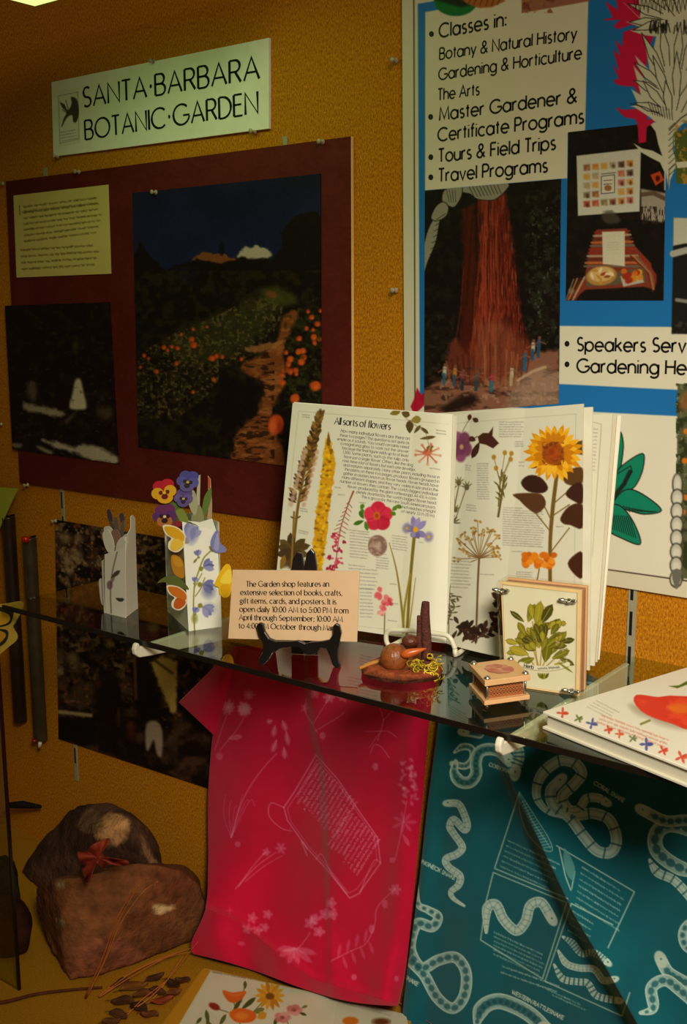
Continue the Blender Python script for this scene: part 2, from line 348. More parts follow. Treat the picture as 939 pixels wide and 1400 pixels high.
# ---------------------------------------------------------------- stroke lettering
def A(cx, cy, rx, ry, a0, a1, n=None):
    n = n or max(4, int(abs(a1 - a0) / 18)); return [(cx + rx * math.cos(math.radians(a0 + (a1 - a0) * i / n)), cy + ry * math.sin(math.radians(a0 + (a1 - a0) * i / n))) for i in range(n + 1)]
XH = .68
def _font():
    b = lambda cx: A(cx, XH / 2, .31, XH / 2, 0, 360)
    h = XH / 2; G = {}
    G['A'] = (.76, [[(0, 0), (.38, 1), (.76, 0)], [(.14, .34), (.62, .34)]])
    G['B'] = (.56, [[(0, 0), (0, 1)], [(0, 1), (.3, 1)] + A(.3, .765, .21, .235, 90, -90) + [(0, .53)], [(0, .53), (.31, .53)] + A(.31, .265, .25, .265, 90, -90) + [(0, 0)]])
    G['C'] = (.86, [A(.5, .5, .5, .5, 46, 314)])
    G['D'] = (.68, [[(0, 0), (0, 1)], [(0, 1), (.2, 1)] + A(.2, .5, .48, .5, 90, -90) + [(0, 0)]])
    G['E'] = (.48, [[(0, 0), (0, 1)], [(0, 1), (.46, 1)], [(0, .53), (.42, .53)], [(0, 0), (.48, 0)]])
    G['F'] = (.46, [[(0, 0), (0, 1)], [(0, 1), (.46, 1)], [(0, .52), (.41, .52)]])
    G['G'] = (.94, [A(.5, .5, .5, .5, 46, 350), [(.99, .45), (.6, .45)]])
    G['H'] = (.64, [[(0, 0), (0, 1)], [(.64, 0), (.64, 1)], [(0, .52), (.64, .52)]])
    G['I'] = (.02, [[(.01, 0), (.01, 1)]])
    G['J'] = (.34, [[(.34, 1), (.34, .2)] + A(.17, .2, .17, .2, 0, -170)])
    G['K'] = (.58, [[(0, 0), (0, 1)], [(.55, 1), (.02, .45)], [(.2, .62), (.58, 0)]])
    G['L'] = (.44, [[(0, 0), (0, 1)], [(0, 0), (.44, 0)]])
    G['M'] = (.84, [[(0, 0), (.08, 1), (.42, .12), (.76, 1), (.84, 0)]])
    G['N'] = (.68, [[(0, 0), (0, 1), (.68, 0), (.68, 1)]])
    G['O'] = (1., [A(.5, .5, .5, .5, 90, 450)])
    G['P'] = (.52, [[(0, 0), (0, 1)], [(0, 1), (.28, 1)] + A(.28, .73, .24, .27, 90, -90) + [(0, .46)]])
    G['Q'] = (1., [A(.5, .5, .5, .5, 90, 450), [(.6, .25), (.95, -.05)]])
    G['R'] = (.56, [[(0, 0), (0, 1)], [(0, 1), (.28, 1)] + A(.28, .74, .24, .26, 90, -90) + [(0, .48)], [(.28, .48), (.57, 0)]])
    G['S'] = (.5, [A(.26, .745, .21, .255, 40, 270, 12) + A(.26, .255, .24, .235, 90, -140, 12)[1:]])
    G['T'] = (.52, [[(.26, 0), (.26, 1)], [(0, 1), (.52, 1)]])
    G['U'] = (.6, [[(0, 1), (0, .3)] + A(.3, .3, .3, .3, 180, 360) + [(.6, 1)]])
    G['V'] = (.7, [[(0, 1), (.35, 0), (.7, 1)]])
    G['W'] = (1., [[(0, 1), (.26, 0), (.5, .9), (.74, 0), (1, 1)]])
    G['Y'] = (.64, [[(0, 1), (.32, .48), (.64, 1)], [(.32, .48), (.32, 0)]])
    G['a'] = (.63, [b(.31), [(.62, XH), (.62, 0)]])
    G['b'] = (.63, [[(0, 1), (0, 0)], b(.32)])
    G['c'] = (.54, [A(.31, h, .31, h, 45, 315)])
    G['d'] = (.63, [b(.31), [(.62, 1), (.62, 0)]])
    G['e'] = (.62, [[(.01, h), (.62, h)] + A(.31, h, .31, h, 0, 318)])
    G['f'] = (.3, [A(.28, .82, .15, .18, 80, 180) + [(.13, 0)], [(0, XH), (.29, XH)]])
    G['g'] = (.63, [b(.31), [(.62, XH), (.62, -.05)] + A(.32, -.05, .3, .24, 0, -150)])
    G['h'] = (.52, [[(0, 1), (0, 0)], [(0, .42)] + A(.26, .42, .26, .26, 180, 0) + [(.52, 0)]])
    G['i'] = (.04, [[(.02, XH), (.02, 0)], [(.02, .88), (.02, .95)]])
    G['j'] = (.14, [[(.12, XH), (.12, -.15), (0, -.26)], [(.12, .88), (.12, .95)]])
    G['k'] = (.48, [[(0, 1), (0, 0)], [(.44, XH), (.02, .3)], [(.15, .42), (.48, 0)]])
    G['l'] = (.04, [[(.02, 1), (.02, 0)]])
    G['m'] = (.9, [[(0, XH), (0, 0)], [(0, .42)] + A(.225, .45, .225, .23, 180, 0) + [(.45, 0)], [(.45, .42)] + A(.675, .45, .225, .23, 180, 0) + [(.9, 0)]])
    G['n'] = (.52, [[(0, XH), (0, 0)], [(0, .42)] + A(.26, .42, .26, .26, 180, 0) + [(.52, 0)]])
    G['o'] = (.64, [A(.32, h, .32, h, 90, 450)])
    G['p'] = (.63, [[(0, XH), (0, -.28)], b(.32)])
    G['q'] = (.63, [b(.31), [(.62, XH), (.62, -.28)]])
    G['r'] = (.3, [[(0, XH), (0, 0)], [(0, .4)] + A(.24, .42, .24, .25, 180, 75)])
    G['s'] = (.38, [A(.2, .505, .155, .175, 40, 270, 9) + A(.2, .165, .175, .165, 90, -140, 9)[1:]])
    G['t'] = (.28, [[(.14, .92), (.14, 0)], [(0, XH), (.28, XH)]])
    G['u'] = (.52, [[(0, XH), (0, .26)] + A(.26, .26, .26, .26, 180, 360) + [(.52, XH)], [(.52, .3), (.52, 0)]])
    G['v'] = (.5, [[(0, XH), (.25, 0), (.5, XH)]])
    G['w'] = (.76, [[(0, XH), (.2, 0), (.38, .62), (.56, 0), (.76, XH)]])
    G['x'] = (.46, [[(0, XH), (.46, 0)], [(.46, XH), (0, 0)]])
    G['y'] = (.52, [[(0, XH), (.26, .02)], [(.52, XH), (.14, -.28)]])
    G['z'] = (.42, [[(0, XH), (.42, XH), (0, 0), (.42, 0)]])
    G['&'] = (.72, [[(.7, 0), (.2, .68)] + A(.36, .8, .18, .2, 200, -20, 8) + [(.46, .62), (.1, .4)] + A(.27, .22, .25, .22, 130, 300, 10) + [(.68, .42)]])
    G['0'] = (.54, [A(.27, .5, .27, .5, 90, 450)]); G['1'] = (.2, [[(0, .82), (.17, 1), (.17, 0)]])
    G['3'] = (.5, [A(.22, .76, .2, .24, 150, -80, 9) + A(.24, .27, .26, .27, 85, -150, 10)])
    G['4'] = (.56, [[(.42, 0), (.42, 1), (0, .28), (.56, .28)]])
    G['5'] = (.5, [[(.46, 1), (.12, 1), (.06, .55)] + A(.22, .32, .28, .32, 115, -150, 12)])
    G['9'] = (.5, [A(.25, .72, .25, .28, 0, 360), [(.5, .72), (.22, 0)]]); G['7'] = (.48, [[(0, 1), (.48, 1), (.14, 0)]])
    G['2'] = (.5, [A(.24, .74, .23, .26, 165, -40, 9) + [(0, 0), (.5, 0)]]); G['8'] = (.5, [A(.25, .76, .2, .24, -90, 270), A(.25, .26, .25, .26, 90, 450)])
    G['.'] = (.08, [[(.04, 0), (.04, .12)]]); G[','] = (.08, [[(.05, .07), (.05, 0), (0, -.14)]])
    G[':'] = (.1, [[(.05, .02), (.05, .15)], [(.05, .50), (.05, .63)]]); G[';'] = (.08, [[(.05, .07), (.05, 0), (0, -.14)], [(.05, .50), (.05, .63)]])
    G['?'] = (.42, [A(.2, .78, .2, .22, 170, -40, 8) + [(.2, .45), (.2, .25)], [(.2, 0), (.2, .06)]]); G["'"] = (.05, [[(.03, 1), (.02, .8)]])
    G['-'] = (.3, [[(0, .34), (.3, .34)]]); G['('] = (.2, [A(.4, .4, .4, .65, 120, 240)]); G[')'] = (.2, [A(-.2, .4, .4, .65, 60, -60)])
    G['·'] = (.18, [[(.09, .42), (.09, .56)]])
    return G
FONT = _font()
FONT_SERIF = dict(FONT)
FONT_SERIF['a'] = (.46, [A(.2, .46, .2, .22, 150, 0, 6) + [(.4, .1), (.47, 0)], A(.2, .2, .2, .19, 60, 330, 10)])
FONT_SERIF['g'] = (.5, [A(.22, .45, .2, .22, 0, 360), [(.4, .6), (.5, .66)], [(.12, .25), (.08, .12), (.36, .06)] + A(.24, -.1, .22, .15, 40, -200, 10)])
FONT_SERIF['t'] = (.3, [[(.12, .86), (.12, .12), (.2, 0), (.3, .04)], [(0, XH), (.29, XH)]])
def layout(txt, gap=.2, space=.36, FONT=FONT):
    x = 0; out = []
    for ch in txt:
        if ch == ' ': x += space; continue
        wd, st = FONT[ch]
        for q in st: out.append((ch, [(x + a, b) for a, b in q]))
        x += wd + gap
    return out, x - gap
def text(mb, pl, txt, p0, p1, cap, weight=.1, contrast=0., serif=0., col='1b1a18', d=.0003, gap=.2, space=.36, bend=None):
    """letters as flat ribbons on plane pl: baseline from pixel p0 to p1, capitals cap pixels tall"""
    a = pl.uv(pl.px(*p0)); b = pl.uv(pl.px(*p1)); c = pl.uv(pl.px(p0[0], p0[1] - cap))
    st, wd = layout(txt, gap, space, FONT_SERIF if serif else FONT); H = np.linalg.norm(c - a); sx = np.linalg.norm(b - a) / wd; ex = nrm(b - a); ey = np.array([-ex[1], ex[0]])
    def W(x, y):
        q = a + ex * (x * sx) + ey * (y * H); return pl.at(q[0], q[1], d + (bend(q[0], q[1]) if bend else 0))
    for ch, q in st:
        q = np.array(q, float)
        if ch == '·':
            m = q.mean(0); mb.add([W(m[0] + .085 * math.cos(t) * H / sx, m[1] + .1 * math.sin(t)) for t in np.linspace(0, 2 * PI, 13)[:-1]], [tuple(range(12))], hexc(col)); continue
        g = np.gradient(q, axis=0) if len(q) > 1 else np.array([[0, 1.]])
        vert = np.abs(g[:, 1]) / (np.hypot(g[:, 0] * sx / H, g[:, 1]) + 1e-9)
        right = np.where(g[:, 0] * g[:, 1] > 0, .45, 1.) if contrast else 1.
        wds = weight * H * (1 - contrast * (1 - vert * np.where((vert < .97), right, 1.)))
        mb.ribbon([W(*p) for p in q], np.maximum(wds, weight * H * .3), pl.n, col)
        if serif:
            for e, nb in ((q[0], q[1]), (q[-1], q[-2])):
                v = e - nb
                if abs(v[1]) > .8 * abs(v[0]) + 1e-9 and min(abs(e[1]), abs(e[1] - 1), abs(e[1] - XH), abs(e[1] + .28)) < .02 and ch not in 'cegosCGSO059':
                    k = serif * H / sx
                    mb.ribbon([W(e[0] - k, e[1]), W(e[0] + k, e[1])], weight * H * .45, pl.n, col)
def ptext(p, txt, p0, p1, cap, wd, col, a=1, gap=.2):
    st, L = layout(txt, gap); p0 = np.array(p0, float); p1 = np.array(p1, float); ex = (p1 - p0) / L; up = nrm(np.array([ex[1], -ex[0]])) * cap
    for ch, q in st: p.stroke([tuple(p0 + ex * x + up * y) for x, y in q], wd, col, a, .5)
# ================================================================ THE SETTING
def cork(name, c1, c2, scale):
    m = bpy.data.materials.new(name); m.use_nodes = True; nt = m.node_tree; N = nt.nodes; L = nt.links; b = N['Principled BSDF']
    b.inputs['Roughness'].default_value = .9; b.inputs['Specular IOR Level'].default_value = .1
    tc = N.new('ShaderNodeTexCoord'); n = N.new('ShaderNodeTexNoise'); n.inputs['Scale'].default_value = scale; n.inputs['Detail'].default_value = 6; n.inputs['Roughness'].default_value = .7
    mp = N.new('ShaderNodeMapping'); mp.inputs['Scale'].default_value = (1.6, 1, .8); L.new(tc.outputs['Object'], mp.inputs[0]); L.new(mp.outputs[0], n.inputs['Vector'])
    r = N.new('ShaderNodeValToRGB'); r.color_ramp.elements[0].position = .36; r.color_ramp.elements[1].position = .64
    r.color_ramp.elements[0].color = (*lin(hexc(c1)), 1); r.color_ramp.elements[1].color = (*lin(hexc(c2)), 1)
    L.new(n.outputs[0], r.inputs[0]); L.new(r.outputs[0], b.inputs['Base Color'])
    bp = N.new('ShaderNodeBump'); bp.inputs['Strength'].default_value = .35; bp.inputs['Distance'].default_value = .003; L.new(n.outputs[0], bp.inputs['Height']); L.new(bp.outputs[0], b.inputs['Normal'])
    return m
CORK = cork('cork_cloth', '8e4c06', 'd6901c', 260); FELT = cork('ochre_felt', '8c5e10', 'b07c1a', 320)
tag(MB().box((-3.4, 0, -.02), (1.6, .03, 2.3), 'b07a14').build('wall_back', CORK), None, None, kind='structure')
tag(MB().box((-3.4, -.75, -.03), (1.6, 0, 0), 'a08018').build('floor', FELT), None, None, kind='structure')
# ceiling light of the case
lt = thing('ceiling_light', 'bright greenish fluorescent ceiling panel at the top left corner', 'light', (-1.27, -.38, 1.65))
MB().box((-1.545, -.56, 1.655), (-1.00, -.195, 1.70), '3a2c1c').build('housing', PLASTIC, lt)
em = bpy.data.materials.new('lit_diffuser'); em.use_nodes = True; eb = em.node_tree.nodes['Principled BSDF']
eb.inputs['Base Color'].default_value = (.2, .25, .1, 1); eb.inputs['Emission Color'].default_value = (.80, 1, .30, 1); eb.inputs['Emission Strength'].default_value = 1.15
MB().box((-1.54, -.55, 1.649), (-1.005, -.2, 1.655), 'ffffff').build('diffuser', em, lt)
# slotted shelf standards
stds = [(-1.79, 'slotted metal wall strip behind the left end of the maroon board'), (-1.184, 'slotted metal wall strip rising above the right half of the maroon board'), (-.572, 'slotted metal wall strip below the poster at right')]
for X, lab in stds:
    t = thing('shelf_standard', lab, 'shelf rail', (X, 0, .18), 'metal wall strips')
    hw = .0062 if X > -1 else .005; MB().box((X - hw, -.0018, .18), (X + hw, 0, 1.437), '9a9478').build('rail', material('rail_metal', .4, .5, var=.05), t)
    m = MB()
    for k in range(24):
        z = .22 + k * .05; m.box((X - .003, -.0022, z), (X + .0012, -.0017, z + .034), '15110a')
    m.build('slot', PRINT, t)['kind'] = 'stuff'
# ================================================================ PUSH PINS
def pin(x, y, lab, d=.004):
    P = yp(x, y, -d); P[1] = -d
    m = MB().lathe(P, (0, -1, 0), [(.0045, 0), (.0045, .001), (.0022, .0025), (.0022, .007), (.0038, .009), (.004, .0105), (.001, .011)], 'a89c80', 12)
    o = m.build('push_pin', material('clear_pin', .15, .6), None, True); tag(o, lab, 'pin', 'clear push pins'); settle(o, P)
for a in [(211, 84, 'clear push pin at the top edge of the white sign'), (79, 214, 'clear push pin under the lower left corner of the white sign'), (348, 180, 'clear push pin under the lower right part of the white sign'),
          (4, 251, 'clear push pin at the upper left corner of the maroon board'), (108, 235, 'clear push pin on the top edge of the maroon board, left part', .007), (441, 194, 'clear push pin on the top edge of the maroon board, right part', .007),
          (38, 663, 'clear push pin at the lower left corner of the maroon board', .007), (213, 263, 'clear push pin at the top left of the poppy trail photograph', .008),
          (76, 712, 'clear push pin at the corner of the dark photograph behind the shelf'), (541, 83, 'clear push pin beside the poster edge, upper one'), (541, 397, 'clear push pin beside the poster edge, lower one'), (2, 580, 'clear push pin left of the waterfall photograph')]:
    pin(*a)
# ================================================================ SIGN
t = thing('name_sign', 'white sign with black capitals naming the botanic garden', 'sign', yp(220, 190, 0))
SP = WALL.off(.006)
def p_sign(p): p.noise('e4e2d4', 40, .4, .7, .5)
def bev(q): return q
m = MB()
text(m, SP, 'SANTA·BARBARA', (114, 147), (354.5, 107.5), 27, .16, .38, .0, '14160f', gap=.17)
text(m, SP, 'BOTANIC·GARDEN', (117, 191), (352.5, 154.5), 26, .16, .38, .0, '14160f', gap=.17)
sgn = sheet('text_panel', t, SP, [(70.3, 112.4), (367.4, 51.7), (367.4, 175.7), (73, 214)], 3, 'efeee2', p_sign, PAPER, th=.0055, ink=m)
def p_emb(p):
    p.stroke([(80, 131), (106, 126)], .8, '6d7562', .6); p.stroke([(80, 131), (82, 196)], .8, '6d7562', .6); p.stroke([(106, 126), (108, 190)], .8, '6d7562', .6); p.stroke([(82, 196), (108, 190)], .8, '6d7562', .6)
    p.poly([(97, 133), (103, 134), (107, 142), (107.5, 157), (104, 167), (100, 166), (99, 158), (95, 158), (90, 163), (86, 171), (84, 173), (87, 162), (91, 154), (86, 148), (82, 140), (88, 143), (92, 150), (96, 147), (98, 140)], '2c2b22', .9, .8, 4)
    p.stroke([(90, 137), (93, 148)], 1, '2c2b22', .7); p.stroke([(85, 150), (91, 154)], 1, '2c2b22', .7)
    p.greek(83, 181, 105, 177, 4, 1, 12, .9, '5c6a50', .6, 2)
sheet('emblem', sgn, SP, [(78, 126), (109, 120), (110.5, 194), (80, 200)], .6, 'e6e5d8', p_emb, PRINT, d=.0006)
# ================================================================ MAROON BOARD
t = thing('display_board', 'large maroon mat board with two dark photographs and a cream caption card', 'display board', yp(260, 690, 0))
BP = WALL.off(.006)
def p_b(p): p.noise('641f16', 30, .35, .7, .5, 5); grain(p, .03)
sheet('mat_board', t, BP, [(7.7, 248), (479.4, 186.4), (481, 727), (27, 660)], 3, '54160f', p_b, PAPER, th=.0055)
m = MB(); a, b = BP.px(479.4, 186.4), BP.px(481, 727); m.hexa([a + [0, .0005, 0], a + [.0012, .0005, 0], a + [.0012, .0055, 0], a + [0, .0055, 0]], [b + [0, .0005, 0], b + [.0012, .0005, 0], b + [.0012, .0055, 0], b + [0, .0055, 0]], 'e8c58a')
m.build('board_edge', PAPER, t)
def p_cap(p):
    p.noise('d6c47a', 30, .4, .7, .4, 2)
    p.stroke([(26.5, 281), (27.2, 294)], 1.2, '40360e', .8)
    p.greek(32, 283, 141, 269.5, 7, 1, 47, 2.0, '4a3d12', .75, 5, .12); p.greek(29, 289.5, 138, 277, 1, 0, 0, 2.0, '4a3d12', .6, 9)
    p.greek(28, 342, 137, 335, 4, 1.5, 26, 2.0, '4a3d12', .75, 6, .1)
sheet('caption_card', t, BP, [(19.2, 267.4), (148.6, 252.5), (152.4, 374.2), (23.4, 379.5)], 1.0, 'cdbb70', p_cap, PAPER, d=.0015, th=.0012)
def p_fall(p):
    p.noise('241812', 12, .5, .75, .8, 4); p.noise('3a2c1e', 7, .62, .8, .6, 8)
    wc = 'd6c8ac'
    p.poly([(103, 520), (110, 519), (114, 535), (118, 557), (108, 560), (95, 557), (99, 538)], wc, .95, 2, 4)
    p.poly([(32, 550), (45, 553), (62, 556), (85, 562), (88, 567), (75, 569), (50, 564), (33, 560)], wc, .7, 2.5, 4, 2)
    p.poly([(40, 522), (50, 524), (50, 545), (42, 547), (36, 530)], '6d6152', .7, 3, 4, 2)
    p.poly([(58, 602), (75, 604), (100, 611), (118, 608), (140, 614), (160, 626), (161, 633), (140, 632), (118, 626), (98, 618), (75, 611)], wc, .8, 2.5, 4, 3)
    p.poly([(50, 610), (58, 611), (72, 618), (68, 621), (56, 616)], wc, .6, 2, 4); p.poly([(15, 606), (30, 607), (28, 612), (18, 611)], wc, .5, 2, 4)
    p.poly([(132, 560), (150, 556), (155, 568), (145, 575), (135, 570)], '6d5a48', .5, 4, 4, 3); p.ell(103, 473, 4, 7, '4e4436', .6, 0, 3)
    p.poly([(88, 575), (105, 562), (100, 570), (92, 580)], '7d6f5c', .5, 2, 3); p.noise('5b4c3c', 5, .7, .8, .5, 12, (20, 500, 160, 632)); grain(p, .05)
sheet('waterfall_photograph', t, BP, [(7.5, 418), (151, 413), (163, 634), (18, 614)], 1.0, '150b09', p_fall, GLOSSY, d=.002, th=.0015)
def p_trail(p):
    x, y = p.x, p.y
    sky = y < 362 - (x - 190) * .09 + fbm(x, y, 25, 3) * 20
    p.c[:] = hexc('141836') * (.75 + .5 * np.clip((y - 240) / 120, 0, 1))[:, None]; p.noise('1e2448', 60, .4, .7, .5, 7)
    p.poly([(262, 356), (268, 350), (280, 345), (292, 347), (305, 346), (314, 352), (330, 357), (300, 364), (265, 362)], '8a4a22', .9, 1, 3, 2)
    p.poly([(324, 350), (330, 342), (336, 337), (345, 339), (350, 335), (358, 338), (366, 340), (371, 348), (366, 353), (345, 354), (330, 355)], 'b6a596', 1, 1.6, 4, 2, 3)
    p.poly([(183, 350), (188, 335), (194, 330), (200, 343), (212, 356), (226, 372), (240, 362), (260, 354), (300, 360), (330, 352), (372, 355), (385, 340), (384, 318), (395, 303), (415, 292), (432, 288), (445, 300), (445, 660), (185, 660)], '140e0a', 1, 1.5, 0, 5, 3)
    p.ell(250, 376, 16, 10, '18204a', .5, 0, 6); p.ell(303, 340, 4, 10, '0c0d1a', .8)
    p.noise('2a2210', 9, .45, .65, .8, 21, (183, 370, 443, 660)); HILL = [(183, 500), (205, 474), (240, 455), (300, 430), (340, 408), (375, 398), (388, 410), (382, 445), (345, 485), (305, 505), (290, 535), (240, 575), (183, 570)]; p.noise('40361c', 5, .50, .75, .5, 22, within=HILL); p.noise('5a4824', 3.5, .56, .75, .4, 24, within=HILL); p.noise('3a3a18', 4, .5, .72, .8, 25, within=[(400, 425), (445, 400), (445, 565), (395, 560), (386, 520), (395, 460)])
    p.poly([(240, 455), (300, 430), (345, 408), (375, 400), (385, 415), (372, 440), (330, 480), (270, 500), (230, 480)], '3a3818', .6, 8, 3, 6, 2); p.noise('6e5c34', 3.5, .54, .7, .7, 23, within=HILL)
    p.poly([(355, 394), (378, 392), (402, 402), (404, 415), (385, 418), (365, 412)], '4f4a20', .7, 4, 3, 4); p.poly([(366, 398), (378, 402), (376, 408), (365, 404)], '8a4a26', .7, 2, 3)
    pc = '80431f'; PATH = [(404, 424), (394, 428), (386, 436), (384, 448), (382, 458), (372, 474), (352, 488), (330, 502), (346, 515), (358, 522), (358, 545), (352, 560), (340, 578), (322, 600), (322, 660), (388, 660), (380, 600), (372, 560), (388, 525), (390, 500), (388, 478), (396, 450), (406, 432)]
    p.poly(PATH, pc, .95, 2.5, 3, 6, 5); PATH = catmull(PATH, 3, True)
    p.noise('a86434', 7, .5, .7, .7, 31, (315, 420, 408, 660), 1.6, .7, within=PATH)
    p.noise('2a150c', 5, .52, .66, .85, 32, (310, 480, 375, 650), 2.2, .6, within=PATH); p.poly([(335, 476), (386, 466), (378, 474), (350, 482)], 'a86a3c', .8, 1.5, 3, 2)
    p.poly([(330, 520), (350, 525), (352, 550), (335, 570), (318, 590), (300, 600), (300, 520)], '120a08', .8, 4, 3, 6, 4)
    rg = random.Random(5)
    def fl(x, y, r, c='c8481c'): p.ell(x, y, r, r * 1.15, c, .95, rg.uniform(0, 90), 1.2); p.ell(x + r * .2, y + r * .3, r * .5, r * .5, 'e8742c', .5, 0, .8)
    for (fx, fy, r) in [(262, 464, 3.5), (265, 472, 4.2), (224, 475, 3), (229, 479, 2.2), (235, 474, 2.4), (243, 476, 2.8), (197, 486, 2.6), (203, 490, 2), (214, 508, 3), (241, 497, 2.8), (290, 490, 4), (296, 487, 3), (304, 488, 2.6), (292, 519, 2.6), (264, 536, 2.4), (192, 502, 2), (330, 491, 2.5), (264, 450, 2), (248, 457, 2), (283, 447, 1.8),
                        (426, 434, 3.4), (421, 426, 2.4), (434, 443, 3.6), (419, 449, 2.8), (409, 463, 3.6), (429, 461, 4), (430, 469, 3), (437, 464, 3), (391, 482, 3), (408, 481, 4), (414, 480, 4), (397, 491, 4.2), (394, 498, 4), (412, 495, 4.5), (415, 489, 4), (390, 506, 4), (397, 508, 4), (404, 506, 3.4), (386, 513, 3), (386, 523, 4), (431, 528, 7), (403, 545, 6), (438, 425, 2.5), (428, 451, 2.4), (405, 511, 3)]:
        fl(fx, fy, r)
    p.ell(377, 580, 10.5, 13.5, 'b8401c', 1, 10, 1.5); p.ell(373, 582, 5, 10, 'd8622c', .9, 10, 2); p.ell(383, 584, 4, 9, '8a2812', .6, -5, 2)
    p.noise('28300f', 6, .55, .7, .6, 33, (388, 430, 443, 560)); grain(p, .045)
    for (fx, fy, r) in [(397, 491, 3.4), (412, 495, 3.6), (408, 481, 3), (414, 480, 3), (429, 461, 3), (431, 528, 5.5), (403, 545, 5)]: fl(fx, fy, r, 'd2551f')
sheet('trail_photograph', t, BP, [(182, 264), (438.8, 237.5), (440.5, 643), (190, 611)], 1.0, '141a3c', p_trail, GLOSSY, d=.002, th=.0015)
# ================================================================ PHOTOGRAPH LOW ON THE WALL
def p_low(p):
    p.noise('4a3020', 16, .45, .7, .9, 41); p.noise('8a6c48', 7, .56, .72, .8, 42, (75, 715, 240, 960)); p.noise('b89a68', 4.5, .62, .74, .7, 43, (75, 715, 210, 800)); p.noise('8a4a2a', 6, .62, .74, .7, 48, (75, 715, 290, 1000))
    p.noise('6a5436', 5, .6, .72, .8, 46, (150, 720, 240, 800)); p.noise('4a3622', 9, .5, .64, .8, 47, (75, 850, 240, 980))
    for (x, y, r) in [(90, 735, 6), (107, 737, 5), (91, 765, 5), (105, 760, 8), (96, 780, 4), (150, 730, 7), (100, 900, 7), (82, 915, 5), (150, 880, 5), (235, 760, 7), (210, 860, 6), (140, 930, 5)]: p.ell(x, y, r, r * 1.2, 'b09668', .6, 0, 4)
    p.poly([(204, 905), (222, 897), (242, 905), (241, 975), (234, 974), (222, 945)], 'c8a052', .95, 2, 0, 2); p.stroke([(205, 898), (235, 920)], 3, '241810', .8, 2, 3)
    p.poly([(188, 880), (200, 895), (212, 930), (222, 975), (205, 1000), (190, 990), (180, 930)], '140b09', .95, 4, 3, 3); p.poly([(131, 925), (150, 915), (165, 935), (170, 1010), (132, 1020)], '150d10', .9, 4, 3, 3)
    p.stroke([(184, 900), (186, 955)], 4, '7a4a2a', .7, 1.5); p.stroke([(79, 973), (124, 978)], 5, 'b09a70', .9, 1.5); p.poly([(80, 980), (128, 984), (130, 1020), (80, 1010)], '0d0808', .9, 2)
    p.poly([(200, 990), (214, 986), (222, 1000), (221, 1033), (214, 1030), (210, 1012), (203, 1026), (199, 1020)], 'a8937c', .9, 2, 3); p.ell(236, 1015, 7, 12, '4e4034', .5, 20, 3)
    p.ell(180, 1000, 5, 12, '5c2412', .7, 0, 3); p.ell(162, 980, 2.5, 12, '6a3a16', .6, 0, 2); p.ell(134, 935, 3, 6, '7a3018', .6, 0, 2); p.ell(235, 770, 5, 9, '8a3a20', .5, 0, 3); p.ell(233, 730, 6, 9, '8a3a20', .35, 0, 3)
    grain(p, .05)
o = sheet('garden_photograph', None, WALL.off(.0045), [(75, 710.5), (286, 746), (294, 1081), (80, 1010)], 1.3, '170d0a', p_low, GLOSSY, th=.002)
settle(o, yp(180, 1040, 0)); tag(o, 'dark photograph of people outdoors, pinned to the wall behind the glass shelf', 'photograph')
